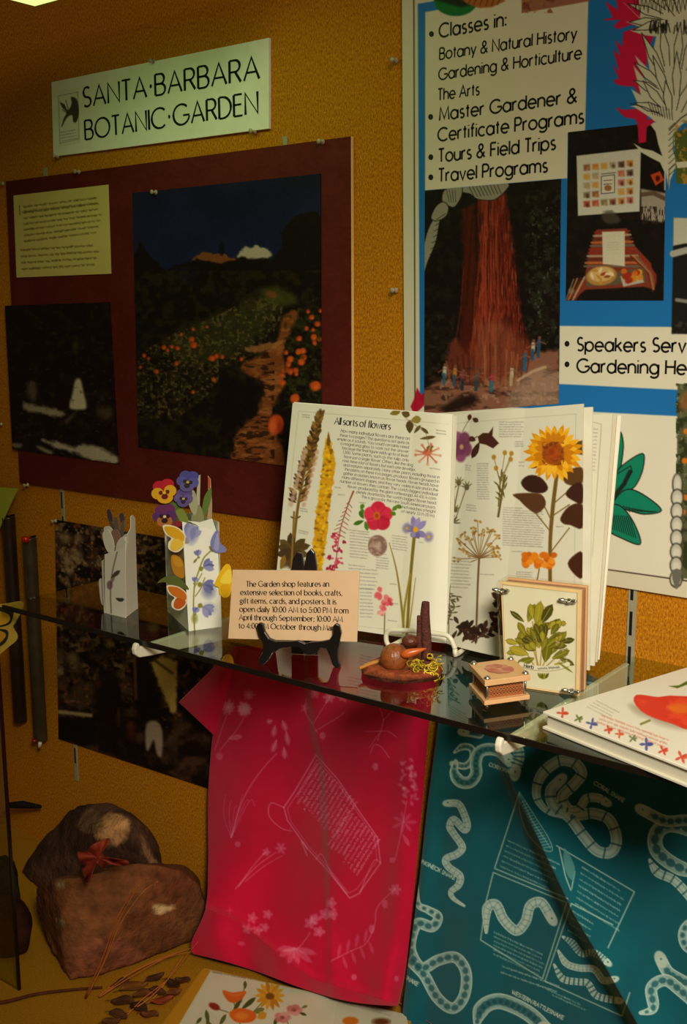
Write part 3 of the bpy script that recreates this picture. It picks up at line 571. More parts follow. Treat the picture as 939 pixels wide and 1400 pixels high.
# ================================================================ POSTER
t = thing('poster', 'tall laminated poster in blue and white listing classes and tours', 'poster', yp(750, 795, 0))
PP = WALL.off(.006)
def p_post(p):
    p.noise('cfc9b2', 90, .3, .8, .3, 50)
    p.stroke([(565.5, -60), (567.5, 640)], 1.6, '23201a', .9, .6); p.stroke([(567, 743), (824, 777.6), (913, 790.3), (1010, 805)], 2, '34261c', .95, .6)
    blue = '1d6cae'
    p.poly([(571, 5.1), (586.5, 2.6), (1010, -75), (1010, 575), (574, 550)], blue, 1, .8)
    p.poly([(574, 549), (764, 561), (927, 569), (1010, 573), (1010, 801), (913, 789), (574, 743)], 'd8d3bf', 1, .8)
    p.poly([(581.3, 16.6), (804.4, -25), (804, 3), (799.7, 179), (776, 181.5), (775.5, 243.5), (767, 244.4), (581, 260.5)], 'd3cbb0', 1, .8)
    p.poly([(764.9, 445.6), (1010, 448), (1010, 537), (763.9, 525)], 'd8d2bb', 1, .8)
    p.ell(623, 0, 30, 22, '0c6a2c', 1, 0, 1)
    p.poly([(595, 0), (630, 10), (660, 3), (660, -20), (595, -20)], '171c10', .9, 2)
    p.poly([(626, -4), (640, 6), (655, 11), (672, 10), (690, 2), (690, -20), (626, -20)], 'a8602a', 1, 1.2, 0)
    for k in range(7): p.stroke([(632 + k * 8, 8 - abs(k - 4)), (637 + k * 8, -6)], 1.3, '4a2410', .8)
    p.poly([(713, 18), (806, 1.5), (806, -60), (713, -60)], '97604a', 1, .8); p.noise('6a2c1a', 8, .5, .65, .8, 51, (713, -10, 760, 18)); p.noise('b8862c', 5, .65, .75, .7, 52, (713, -10, 760, 18))
    # red wash and yucca tree
    red = 'c2163e'
    p.poly([(827, 2), (838, 9), (845, 13), (842, 0), (836, -20), (900, -20), (895, 46), (886, 68), (884, 88), (874, 130), (866, 118), (857, 118), (848, 117), (842, 115), (838, 110), (846, 107), (837, 89), (846, 97), (838, 68), (848, 76), (840, 54), (850, 64), (852, 44), (868, 38), (880, 36), (862, 34), (845, 40), (838, 36), (848, 27), (825, 28), (826, 26), (838, 24)], red, 1, .8)
    p.poly([(842, 147), (852, 150), (866, 149), (876, 150), (884, 156), (886, 164), (896, 160), (892, 169), (884, 174), (883, 194), (873, 196), (872, 176), (868, 163), (854, 160)], red, 1, .8, 3)
    cr = 'c9c6ac'; ink = '17140f'
    p.poly([(853, 4), (875, 26), (872, -20), (1010, -20), (1010, 150), (945, 160), (925, 176), (921, 205), (925, 225), (916, 246), (914, 260), (910, 235), (906, 215), (895, 212), (886, 208), (878, 203), (870, 196), (884, 202), (900, 200), (908, 206), (904, 180), (897, 168), (888, 160), (866, 146), (862, 146), (872, 142), (863, 122), (876, 130), (866, 90), (884, 112), (868, 76), (888, 96), (882, 62), (892, 72), (897, 50), (880, 48), (862, 42), (878, 38), (856, 30), (880, 30)], cr, 1, .8)
    rg = random.Random(8)
    def spike(x, y, L, a, wd=6):
        r = math.radians(a); tx, ty = x + L * math.cos(r), y + L * math.sin(r); nx, ny = -math.sin(r) * wd / 2, math.cos(r) * wd / 2
        mx, my = x + .45 * (tx - x), y + .45 * (ty - y); B = [(x + nx * .6, y + ny * .6), (mx + nx, my + ny), (tx, ty), (mx - nx, my - ny), (x - nx * .6, y - ny * .6)]; p.poly(B, cr, 1, .6); p.stroke(B, 1.2, ink, .9, .5)
    for rad, n, y0 in ((84, 11, 30), (62, 10, 95)):
        pass
    for (x, y, L, a) in [(905, 22, 50, 200), (900, 30, 40, 180), (908, 30, 44, 165), (912, 10, 50, 220), (925, 20, 40, 240), (905, 100, 62, 243), (912, 90, 58, 262), (925, 90, 60, 275), (900, 115, 44, 222), (899, 125, 36, 205), (935, 95, 60, 285), (912, 130, 58, 250), (925, 130, 60, 270), (940, 135, 55, 285), (906, 145, 44, 232), (915, 150, 40, 262), (928, 152, 44, 290), (902, 150, 36, 195)]: spike(x, y, L, a, 12)
    for k in range(14): x = 866 + k * 5.6; p.stroke([(x, -4), (x + 3, 12 + rg.random() * 8), (x + 5, 0)], 1, ink, .8, .5)
    for k in range(30): x = rg.uniform(885, 942); p.stroke([(x, 27 + rg.random() * 8), (x + rg.uniform(-3, 3), 38 + rg.random() * 10)], 1.8, ink, .8, .6)
    for k in range(9): p.stroke([(886 + k * 4, 140 + k * 1.2), (892 + k * 3.4, 156 + k)], 1.1, ink, .8, .5)
    p.stroke([(862, 142), (880, 146), (893, 152), (906, 158)], 1.3, ink, .8); p.stroke([(915, 178), (930, 162), (945, 152)], 1.5, ink, .9); p.stroke([(921, 182), (920, 205), (926, 222), (915, 232), (913, 258)], 1, ink, .7)
    for k in range(9): p.stroke([(914, 240 - k * 8), (922, 232 - k * 8)], 1, ink, .8, .5)
    # pictures down the right edge
    p.poly([(922, 180), (1010, 160), (1010, 250), (924, 251)], '4d5a26', 1, .8); p.noise('b9862c', 5, .6, .7, .8, 55, (922, 160, 960, 252)); p.poly([(924, 222), (1010, 212), (1010, 222), (926, 230)], cr, 1, .6)
    p.poly([(920.7, 297.5), (1010, 300), (1010, 458), (917.7, 456.5)], '1b1a18', 1, .8); p.poly([(920.7, 297.5), (1010, 300), (1010, 330), (935, 333), (920, 336)], 'b9b8a4', 1, 1); p.stroke([(920, 347), (939, 342), (1010, 340)], 9, 'a8a698', 1, 1); p.stroke([(925, 410), (945, 413), (1010, 414)], 5, '8a887c', .9, 1); p.noise('4a4438', 5, .5, .7, .6, 56, (918, 440, 960, 458))
    p.poly([(926, 525), (1010, 524), (1010, 803), (924, 789)], '535638', 1, .8); p.noise('2a3018', 7, .45, .62, .9, 57, (924, 524, 960, 800)); p.noise('8a8a68', 4, .62, .75, .7, 58, (924, 524, 960, 700)); p.ell(938, 548, 8, 14, '8a5a2a', .8, 20, 3)
    for (x, y) in [(936, 630), (937, 680), (933, 700), (938, 590)]: p.ell(x, y, 4, 4, 'd07018', .9)
    # green leaf drawing
    g = '0e7a5c'
    for P in ([(846, 600), (849, 592), (852, 612), (846, 650), (838, 660)], [(838, 655), (850, 637), (878, 620), (879, 640), (870, 662), (858, 672), (838, 682)], [(832, 700), (846, 676), (862, 669), (885, 680), (904, 698), (880, 703), (855, 697)], [(828, 705), (834, 690), (851, 694), (868, 718), (875, 744), (850, 736), (830, 724)]):
        p.poly(P, g, 1, .8, 5); Q = catmull(P, 6, True); p.stroke(np.vstack([Q, Q[:1]]), 1.6, ink, .95, .6)
    p.stroke([(838, 680), (853, 662), (861, 645)], 6, ink, .8, 1); p.stroke([(843, 648), (862, 637), (864, 645), (850, 665)], 1.3, ink, .9)
    for k in range(10): p.stroke([(852 + k * 4, 692 + k * .9), (861 + k * 4.0, 700 - k * .1)], 1.2, ink, .85, .5)
    for k in range(12): p.stroke([(832 + k * 2.6, 704 + k * .2), (834 + k * 3.2, 722 + k * 1.2)], 1.2, ink, .85, .5)
    # beaded chain of buds
    for k in range(8):
        cy = 662 + k * 18.5; cx = 926 - k * .3; rx, ry = (7.5, 11) if k else (6, 14)
        p.ell(cx, cy, rx + 1.6, ry + 1.5, '3c3a34', .95); p.ell(cx, cy, rx - .3, ry - .5, 'b5b2a2', 1); p.ell(cx, cy + 2, rx - 2.5, ry - 4, 'cfccba', .9, 0, 1.5)
        p.stroke([(cx - 6, cy + 8), (cx, cy + 11), (cx + 6, cy + 8)], 1.2, '3c3a34', .8)
    p.poly([(918, 780), (932, 780), (928, 800), (923, 805)], '66645c', 1, .8, 2)
    p.poly([(561, 556), (566, 545), (570, 530), (576, 540), (588, 528), (591, 545), (582, 552), (574, 560), (566, 566)], 'a8102c', .95, .8)
sheet_poster = lambda ink: sheet('text_panel', t, PP, [(549, -60), (1010, -147), (1010, 829), (554, 756)], 1.05, 'cfc8ae', p_post, GLOSSY, th=.0055, ink=ink)
def p_seq(p):
    p.noise('20190f', 9, .45, .7, .8, 61); p.noise('2a3020', 6, .5, .68, .7, 62, (718, 260, 768, 470)); p.noise('55604a', 4, .66, .76, .6, 63, (722, 280, 768, 470)); p.noise('2c3020', 6, .55, .7, .6, 64, (574, 430, 620, 520))
    TR1 = [(632, 286), (648, 280), (651, 360), (650, 430), (640, 490), (622, 500), (630, 440), (633, 380)]; TR2 = [(654, 268), (690, 256), (698, 310), (706, 380), (714, 440), (728, 480), (745, 505), (740, 540), (640, 540), (628, 500), (642, 470), (652, 420), (655, 340)]
    p.poly(TR1, '48170e', 1, 3, 0, 3); p.poly(TR2, '6a2012', 1, 2.5, 0, 3); p.poly([(656, 270), (674, 264), (682, 340), (686, 430), (672, 500), (652, 510), (654, 430), (657, 340)], '8e3420', .9, 5)
    p.poly([(606, 520), (614, 470), (622, 462), (634, 480), (650, 500), (660, 535), (610, 540)], '6a3022', .9, 3, 0, 4, 2)
    for k in range(34):
        x = 634 + k * 2.3; r = random.Random(k); c = r.choice(['2a0a06', '3a0f08', 'b04828', 'a03c20', '200806']); dx = (x - 668) * .42
        y0 = r.uniform(265, 400); p.stroke([(x, y0), (x + dx * .3 + r.uniform(-2, 2), y0 + 60), (x + dx * .8, y0 + r.uniform(90, 130))], r.uniform(.7, 2.0), c, .5, 1)
    p.noise('2a0c08', 4, .5, .68, .6, 65, (624, 260, 722, 520), .45, 5, within=TR2); p.noise('b85a3c', 3, .62, .74, .5, 68, (640, 265, 722, 520), .45, 6, within=TR2)
    p.poly([(574, 535), (600, 520), (650, 525), (700, 515), (735, 480), (765, 478), (766, 570), (574, 575)], '8a5a46', .95, 3, 0, 4); p.noise('3a2018', 8, .5, .66, .8, 66, (574, 500, 766, 570), 2, .8); p.noise('b08a74', 5, .6, .74, .6, 67, (600, 510, 766, 570))
    p.poly([(652, 440), (690, 440), (720, 470), (724, 500), (700, 520), (660, 525), (640, 520)], '94583c', .45, 8); 
    for k in range(16): x = 610 + k * 7.5; p.stroke([(x, 470 + abs(k - 8) * 3), (x - (8 - k) * -.6, 520 + (k % 3) * 5)], 2, random.Random(k).choice(['3a160c', 'a87450', '6a2c18']), .6, 1.2)
    p.poly([(694, 540), (720, 512), (745, 500), (766, 510), (766, 568), (690, 568)], 'a8907a', .55, 5, 0, 4, 7); p.stroke([(708, 520), (728, 508), (745, 502)], 4, 'c0a484', .8, 1, 3)
    p.poly([(600, 558), (625, 543), (650, 540), (655, 548), (630, 560), (610, 566)], '1c0f0b', .9, 4)
    rg = random.Random(4)
    for (x, y, tc, bc) in [(608, 503, 'c0b8a8', '2a5a6a'), (622, 505, 'c07a2a', '3a4a5a'), (633, 511, '7a3a3a', '20303a'), (652, 512, '4a4a4a', '26404a'), (673, 513, 'b0303a', '2a6a80'), (700, 505, 'c8b090', 'a8987a'), (718, 485, '2a5a80', '2a5a80'), (729, 470, 'c0b8a0', '26506e'), (737, 466, '2a4a6a', '2a4a6a')]:
        p.stroke([(x, y), (x - .5, y + 9)], 5, tc, .95, 1); p.stroke([(x - 1, y + 9), (x - 1.5, y + 21)], 4.4, bc, .95, 1); p.ell(x + .5, y - 4, 2.2, 2.5, '7a4a36', .95)
        p.stroke([(x - 9, y + 6), (x, y + 1), (x + 9, y + 4)], 1.5, '8a5a44', .8, .7)
    # winged seed drawing
    ink = '15120e'; cr = '8f8a76'
    for P in ([(612, 290), (602, 300), (596, 330), (584, 360), (577, 382), (577, 350), (583, 320), (592, 300), (605, 284)], [(633, 252), (655, 250), (685, 249), (696, 252), (690, 262), (678, 272), (668, 274), (652, 272), (642, 265), (630, 262)], [(606, 262), (616, 253), (628, 250), (632, 258), (630, 270), (621, 283), (610, 280), (604, 274)], [(596, 282), (606, 276), (613, 283), (610, 295), (598, 302), (589, 298)]):
        p.poly(P, cr, 1, .8, 4); Q = catmull(P, 5, True); p.stroke(np.vstack([Q, Q[:1]]), 1.2, ink, .9, .5)
    for k in range(9): p.stroke([(640 + k * 5, 253), (648 + k * 4.6, 269 - k * .6)], .9, ink, .8, .5); p.stroke([(609 - k * 2.6, 292 + k * 9), (597 - k * 1.6, 300 + k * 8)], .9, ink, .8, .5)
    for k in range(4): p.stroke([(610 + k * 4, 258 + k), (614 + k * 3, 276)], .8, ink, .7, .5)
    p.c *= .97; grain(p, .04)
sheet('redwood_photograph', t, PP, [(581, 260.6), (767, 244.6), (763.9, 552), (580, 566)], .95, '140d0a', p_seq, GLOSSY, d=.0006, th=.0006)
o = None
def p_tab(p):
    p.noise('241812', 14, .5, .7, .7, 71)
    p.poly([(788, 213), (876, 203), (874, 289), (790, 295)], 'c6c3b0', 1, .8)
    rg = random.Random(3)
    for r in range(5):
        for c in range(6):
            if r in (1, 2, 3) and c in (2, 3): continue
            x = 802 + c * 11.8; y = 229 + r * 12.5 - c * 1.1
            col = rg.choice(['a82a1a', 'c06a1e', '4a2c1c', '7a3a22', 'c8882a', '6a5a34', 'b04a3a', '9a8a6a']); p.poly([(x - 4.5, y - 4 + rg.random()), (x + 4.2, y - 4.5), (x + 4.5, y + 4), (x - 4, y + 4.6 - rg.random())], col, .8, 1.4); p.ell(x + 1, y + 1.5, 2, 3, rg.choice(['3a2014', 'c89a4a']), .6, 0, 1)
    p.poly([(822, 241), (840, 239), (840, 263), (822, 265)], 'cfc9b2', 1, .6); p.stroke([(822, 241), (840, 239), (840, 263), (822, 265), (822, 241)], 1, '2c2016', .9, .5); p.stroke([(822, 238), (841, 236)], 1, '2c2016', .8, .5); p.greek(825, 247, 838, 246, 2, 0, 5, 1, '2c2016', .8); p.ell(831, 257, 5, 4, '8a5a2a', .9)
    p.greek(824, 289, 838, 288, 1, c='5a5a50')
    p.poly([(889, 239), (902, 234), (908, 246), (896, 254)], 'b8401a', 1, .7); p.ell(899, 244, 3, 4, '3a1008', .9)
    p.poly([(876, 258), (915, 265), (914, 296), (905, 304), (877, 300)], '9a9080', 1, 1.5); p.stroke([(878, 266), (893, 264), (910, 272)], 6, '5a4430', .9, 1); p.noise('2c2016', 3, .5, .6, .9, 72, (876, 282, 915, 306), .6, 3)
    p.poly([(822, 294), (836, 288), (848, 302), (830, 306)], '4a4436', .8, 2, 3)
    st = ['8a2c1c', 'a8987a', '5a2c1c', 'b86a34', '6a6450', '963020']
    p.poly([(815, 314), (857, 312), (862, 330), (890, 360), (895, 396), (880, 392), (800, 396), (786, 408), (776, 408), (800, 376), (804, 350)], '7a3424', 1, 1)
    for k in range(11): p.stroke([(813 - k * 1.4, 318 + k * 4.6), (860 + k * 1.6, 316 + k * 4.8)], 3, st[k % 6], .85, .7)
    for k in range(5): p.stroke([(804 - k * 5, 378 + k * 1), (786 - k * 3, 410)], 2.4, st[k % 6], .85, .6); p.stroke([(862 + k * 4, 350), (886 + k * 2.5, 372 + k), (892 + k * 1, 398 - k * 3)], 2.6, st[(k + 2) % 6], .85, .7)
    p.poly([(800, 378), (880, 366), (882, 386), (802, 392)], '5e503c', 1, 1.5); p.poly([(823, 317), (854, 316), (854, 364), (824, 361)], 'c9c2a8', 1, .8); p.greek(830, 332, 848, 331, 4, 0, 10, .8, '9a937c', .5)
    p.ell(822, 377, 21, 13, 'a87c3a', 1, -8, 1); p.ell(822, 375, 17, 10, 'c8a468', 1, -8, 1)
    for k in range(9): p.petal(808 + (k * 7) % 32, 370 + (k * 5) % 13, 10, 4, k * 50, rg.choice(['d8c090', '963a1c', 'b8862a', 'e0c8a0', '8a4a20']), .95)
    p.poly([(848, 378), (876, 372), (880, 386), (852, 392)], 'b0a894', 1, 1)
    for k in range(12): p.ell(853 + (k * 7) % 24, 371 + (k * 5) % 14, 4, 4, rg.choice(['c8641a', 'd8982a', '962c16', 'c87a1e']), .95, 0, 1)
    p.ell(781, 398, 4, 4, '8a7a60', .7, 0, 2); grain(p, .04)
    cr = 'c9c6ac'                           # the drawn tree's stem runs over this picture
    p.poly([(866, 196), (878, 203), (892, 206), (905, 213), (900, 198), (896, 180), (886, 166), (925, 150), (925, 262), (908, 260), (908, 235), (902, 222), (890, 216), (876, 208)], cr, 1, .8)
    p.poly([(873, 196), (872, 176), (870, 165), (884, 165), (896, 160), (892, 169), (884, 174), (883, 194)], 'c2163e', 1, .8)
    for k in range(7): p.stroke([(914, 252 - k * 9), (920, 243 - k * 9)], 1, '17140f', .8, .5)
sheet('market_photograph', t, PP, [(777, 180.8), (911, 166), (907, 410.8), (773.5, 410.8)], .9, '150f0c', p_tab, GLOSSY, d=.0006, th=.0006)
m = MB()
LN = [('Classes in:', (600.5, 51.5), (692, 35.2), 18.5), ('Botany & Natural History', (601, 81.5), (788, 53.5), 15.5), ('Gardening & Horticulture', (599.8, 109.5), (794.5, 80), 15.5), ('The Arts', (598.8, 137.3), (655, 129.5), 15.5),
      ('Master Gardener &', (601, 164.8), (788.3, 139.8), 17.5), ('Certificate Programs', (598.8, 193.2), (797.5, 168), 17.5), ('Tours & Field Trips', (599.7, 221.5), (759, 204), 17.5), ('Travel Programs', (599.7, 248.5), (748, 235), 17.5),
      ('Speakers Serv', (788.8, 479.6), (937, 481.5), 18), ('Gardening He', (788.8, 508.8), (937.5, 512), 18)]
for s_, a, b, h in LN: text(m, PP, s_, a, b, h, .155 if h > 17 else .15, 0, 0, '211d19', gap=.17)
for (x, y) in [(589.7, 46.5), (588.6, 159.8), (588.8, 214.8), (588.8, 242.3), (775, 470), (775, 498)]:
    m.poly([PP.px(x + 3.4 * math.cos(a), y + 4 * math.sin(a), .0003) for a in np.linspace(0, 2 * PI, 15)[:-1]][::-1], '211d19')
sheet_poster(m)
# ================================================================ GLASS SHELF AND BRACKETS
t = thing('glass_shelf', 'long dark edged glass shelf crossing the case from wall to front', 'shelf', (-.6, -.18, SH - .008))
MB().box((-1.508, -.352, SH - .007), (.35, -.001, SH), 'c0c8c0').build('pane', GLASS, t)
MB().box((-1.508, -.3545, SH - .0075), (.35, -.3521, SH + .0003), '17100a').build('polished_edge', material('glass_edge', .25, .5), t)
for X, lab in ((-1.178, 'white shelf bracket whose tip shows below the two paper vases'), (-.574, 'white shelf bracket whose tip shows below the small flower press')):
    t = thing('shelf_bracket', lab, 'bracket', (X, 0, SH - .05), 'white shelf brackets')
    z = SH - .0085
    P = [(-.006, z), (-.3565, z), (-.357, z + .004), (-.360, z + .0065), (-.364, z + .005), (-.367, z - .002), (-.366, z - .010), (-.358, z - .0165), (-.34, z - .019), (-.006, z - .05)]
    MB().prism([(X - .004, a, b) for a, b in P], (.008, 0, 0), 'e4dfca').build('arm', material('white_enamel', .35, .5), t, bevel=.002)
    MB().box((X - .004, -.012, z - .058), (X + .004, -.0056, z - .002), 'b8b29a').build('hook', METAL, t)
# ================================================================ OPEN BOOK
t = thing('open_book', 'large open picture book of pressed flowers standing on the glass shelf', 'book', zp(608, 879, SH))
zb = SH + .0085
BL, BR, PR = zp(372, 845, zb), zp(608, 880, zb), zp(793, 925, zb)
LP0 = leaned(BL, BR - BL, 10); G = LP0.px(618, 567); LP = plane3(BL, BR, G); RP = plane3(BR, PR, G)
WL = LP.uv(BR)[0]
def bl(u, v): k = np.clip((u - (WL - .075)) / .075, 0, 1.15); return .003 * np.sin(np.clip(k, 0, 1) * PI) - .004 * k * k
def br(u, v): k = np.clip((.09 - u) / .09, 0, 1.1); return .004 * np.sin(np.clip(k, 0, 1) * PI) - .003 * k * k
def p_left(p):
    p.noise('e2dfca', 60, .4, .7, .3, 80)
    ln = 'a8a490'; p.stroke([(408, 562), (614, 580)], .7, ln, .7, .5); p.stroke([(408, 562), (393, 700)], .7, ln, .5, .5); p.stroke([(490, 856), (597, 868)], .7, ln, .5, .5)
    p.poly([(600, 560), (622, 560), (616, 885), (588, 885)], 'f4f2e4', .5, 6)  # light on the curled page beside the gutter, painted as a paler band
    rg = random.Random(11)
    # brown flower spike
    p.stroke([(437, 565), (424, 610), (413, 660), (405, 710), (399, 780)], [2, 3.5, 4, 3.6, 3], '7a5a26', 1, .7, 5)
    for k in range(45, -1, -1):
        q = k / 45; yy = 563 + q * 120; xx = 438 - q * 31 - (q > .5) * 0; wd = 4 + 8 * min(1, q * 2.2)
        if q < .62: p.ell(xx, yy, wd * .5, 4, rg.choice(['4c3014', '6a4a1c']), .9, 0, 1)
        for s in (-1, 1):
            p.petal(xx + s * wd * rg.uniform(.0, .35), yy + 4, (8 + 5 * q) * rg.uniform(.8, 1.15), 4.4, -90 + s * (24 + 34 * q + rg.uniform(-8, 8)), rg.choice(['6a4a1c', '5a3c1a', '8a6a30', '3c2610', '7a5424', '9a7838']), .95, .5)
        if q > .35 and k % 3 == 0:
            p.ell(xx - wd * .75, yy + 6, 3.2, 4, 'c8a890', .8, 20, 1); p.ell(xx + wd * .7, yy + 7, 2.8, 3.4, 'c49a80', .75, 20, 1)
    p.petal(405, 709, 7, 2.4, -30, '5a4a1c'); p.petal(404, 709, 8, 2.4, 200, '5a4a1c')
    for (a, L) in [(-95, 20), (-40, 20), (-140, 18), (-15, 22), (-165, 16), (20, 20), (160, 18), (50, 18), (130, 16)]: p.petal(399, 752, L + 4, 11, a, rg.choice(['4e3c18', '43301a', '5c481c']), .97)
    p.poly([(385, 775), (392, 752), (410, 752), (418, 778)], '4a3518', .9, 2, 0, 4); p.petal(384, 778, 20, 8, -75, '8a6420')
    p.stroke([(402, 700), (398, 785)], 2.6, '8a6a2a', 1)
    # yellow spike
    P = [(449, 592), (453, 606), (456, 622), (459, 630), (455, 660), (450, 700), (445, 745), (438, 790), (425, 790), (428, 745), (434, 690), (438, 660), (442, 640), (442, 620), (446, 605)]
    p.poly(P, 'd29a10', 1, 1, 0, 3, 4)
    for k in range(170):
        q = rg.random(); yy = 606 + q * 182; cx = 450 - q * 18; hw = (3 + 5.5 * min(1, q * 4)); xx = cx + rg.uniform(-hw, hw)
        p.ell(xx, yy, rg.uniform(1.5, 2.8), rg.uniform(1.2, 2.2), rg.choice(['e2ae14', 'f0c024', 'a8740a', 'c88c0c', '8a5c08', 'e6b41c']), .9, 0, .7)
    p.poly([(449, 590), (452, 604), (450, 610), (446, 607)], '6a4a10', .9, .8)
    # pink stalk
    p.stroke([(483, 672), (475, 692), (465, 725), (460, 760), (455, 795)], [2.6, 1.5, 1.2, 1.3, 1.3], '9a4a3a', 1, .6, 5)
    for k in range(16):
        q = k / 15; x0 = 478 - q * 16; y0 = 686 + q * 44; s = 1 if k % 2 else -1
        p.stroke([(x0, y0), (x0 + s * (4 + 5 * q), y0 + (5 if s > 0 else 3))], 1.1, rg.choice(['8a3a34', '7a5a3a', 'a04a44']), .85, .5)
    for k in range(26):
        q = rg.random(); yy = 730 + q * 56; xx = 462 - q * 8 + rg.uniform(-8, 9 + 3 * q); c = rg.choice(['b82a48', 'c83c58', 'a02040', 'd05a6c'])
        p.petal(xx, yy, 6, 3.4, rg.uniform(0, 360), c); p.petal(xx, yy, 5, 3, rg.uniform(0, 360), c)
    # rose
    for a in range(5): p.ell(517 + 10 * math.cos(math.radians(a * 72 - 90)), 706 + 10.5 * math.sin(math.radians(a * 72 - 90)), 10.2, 10.2, ['c8203c', 'd22a46', 'bc1a38', 'c62440', 'd8304c'][a], 1, 0, 1)
    for a in range(5): p.stroke([(517, 706), (517 + 15 * math.cos(math.radians(a * 72 - 54)), 706 + 15 * math.sin(math.radians(a * 72 - 54)))], 1.2, '8e1230', .6, 1)
    p.ell(515, 705, 5, 5.5, 'c8601c', 1, 0, 1); p.ell(515, 705, 2.4, 2.6, 'a83a18', 1, 0, .8)
    for (x, y, L, a) in [(494, 705, 10, -80), (497, 709, 12, -120), (497, 712, 15, 160), (499, 713, 13, 75), (536, 698, 9, -40), (541, 691, 9, 20), (534, 700, 8, 30), (493, 696, 8, -60)]: p.petal(x, y, L, 6, a, rg.choice(['3c6a14', '4c7a1c', '5a7c20']))
    p.ell(516, 746, 13, 14.5, '85675a', 1, 0, 1); p.noise('b89a8a', 3, .5, .62, .7, 81, (504, 734, 528, 759)); p.ell(516, 746, 5, 5.5, 'c8b0a0', .6, 0, 2)
    # iris
    p.stroke([(566, 735), (561, 790), (556, 868)], [4.5, 4, 4], '7a6a20', 1, .7, 4); p.stroke([(561, 785), (553, 830), (551, 865)], 3, '94822a', 1, .7, 3); p.stroke([(532, 742), (542, 780), (549, 830), (552, 864)], [1, 2, 3, 3], '8a7a26', 1, .6, 4); p.stroke([(568, 790), (563, 830), (558, 864)], [1, 1.6, 2], '9a8a34', 1, .6, 4)
    for (L, a, wd, c) in [(21, -98, 8, '8a80ba'), (20, -72, 8, '9a90c4'), (21, -42, 9, '9086bc'), (15, 205, 10, '766ca2'), (18, 25, 9, '847ab0'), (12, 60, 8, '6e649e'), (10, 120, 8, '9086b8')]: p.petal(567, 726, L, wd, a, c)
    for (x, y) in [(556, 722), (586, 734)]: p.ell(x, y, 6, 7, '8a84a8', .95, 20, 2); p.ell(x, y, 1.8, 2.2, 'd0a028', 1)
    p.ell(568, 724, 3.4, 3.8, 'e0a818', 1, 0, 1)
    # sweet pea
    p.stroke([(526, 838), (525, 872)], 1.3, '5a4a20'); 
    for (x, y, r) in [(519, 811, 7), (532, 815, 6), (525, 828, 7.5), (522, 836, 5), (530, 824, 5)]: [p.petal(x + rg.uniform(-2, 2), y + rg.uniform(-2, 2), r * 1.2, r, rg.uniform(0, 360), rg.choice(['d85a66', 'cc4454', 'e07a80', 'c03848']), .9, 1) for _ in range(5)]
    p.ell(522, 838, 5, 3, 'e8b8a8', .8, 0, 2)
    # twig and honeysuckle at the top
    for (x, y, L, wd, a, c) in [(533, 566, 15, 8, -15, '7a6a1c'), (549, 564, 12, 10, 20, '5c4814'), (560, 592, 18, 11, -90, '4c3a12'), (562, 575, 14, 11, -10, '8a7a2c'), (566, 592, 14, 5, -50, '5a4816'), (575, 584, 14, 5, 40, '54401a'), (574, 600, 22, 5, -8, '5e481a')]: p.petal(x, y, L, wd, a, c, .97)
    p.stroke([(555, 572), (570, 583), (582, 592), (586, 608)], .9, '8a7a5a', .8)
    p.petal(588, 622, 13, 8, -100, '7c6a28'); p.petal(583, 612, 10, 5, -10, '6a5a20'); p.ell(584, 618, 6, 4, '9a4a2a', .9, -20, 1)
    for a in range(-160, 190, 42): p.stroke([(585, 620), (585 + 17 * math.cos(math.radians(a)), 621 + 14 * math.sin(math.radians(a)))], [2.4, 1.6], rg.choice(['c86a54', 'd88a6a', 'b85844']), .9, .7); p.ell(585 + 17 * math.cos(math.radians(a)), 621 + 14 * math.sin(math.radians(a)), 2, 2, rg.choice(['d8a47a', 'c87a64']), .9)
    # captions
    for (a, b, c, d, n, h, s) in [(413, 567, 424, 568, 2, 3, 1), (410, 695, 422, 697, 2, 3, 2), (408, 725, 422, 728, 2, 3, 3), (457, 666, 466, 667, 1, 0, 4), (462, 676, 472, 677, 1, 0, 5), (491, 687, 501, 688, 1, 0, 6), (474, 724, 506, 728, 1, 0, 7), (478, 728, 505, 731, 9, 33, 8), (536, 732, 558, 735, 6, 18, 9), (514, 762, 532, 764, 5, 14, 10), (476, 772, 500, 775, 1, 0, 11), (476, 777, 518, 780, 6, 26, 12), (492, 805, 510, 806, 9, 38, 13), (533, 798, 542, 799, 1, 0, 14), (534, 825, 546, 826, 1, 0, 15), (530, 848, 544, 850, 1, 0, 16), (596, 588, 610, 590, 2, 4, 17), (587, 640, 602, 642, 1, 0, 18), (573, 741, 579, 742, 1, 0, 19)]:
        p.greek(a, b, c, d, n, 0, h, 1.0, '66625a', .6, s, .15)
m = MB(); ol = lambda u, v: float(bl(u, v))
text(m, LP, 'All sorts of flowers', (457.3, 579.6), (533.5, 587.5), 9.2, .185, .45, .07, '3a3730', gap=.15, space=.26, bend=ol)
BODY = ['How many individual flowers are there on', 'these two pages? The question is not quite as', 'simple as it sounds. You would certainly need', 'a magnifying glass to work out the answer', 'because the final figure adds up to at least', '1,300. Some plants, such as the tulip, only', 'have just a single flower. Others, like the dog', 'rose, have a lot of flowers, but each one develops', 'and matures separately. Many other plants, including those in', 'the plants on these two pages, produce flowers grouped in', 'gather in clusters known as flower heads. Flower heads have', 'many different shapes, and they vary widely in size and in the', "number of flowers they contain. The world's biggest individual", 'flower, produced by the giant rafflesia (pp. 44-45), is com-', "pletely dwarfed by the world's biggest flower head.", 'This is grown by the rare South American puya,', 'which reaches a height', 'of nearly 33 ft (10 m).']
X0 = [332, 327, 315, 330, 338, 340, 345, 340, 343, 348, 342, 336, 328, 360, 398, 420, 585, 590]; X1 = [625, 624, 622, 622, 620, 622, 640, 650, 755, 753, 750, 748, 746, 744, 742, 738, 738, 735]
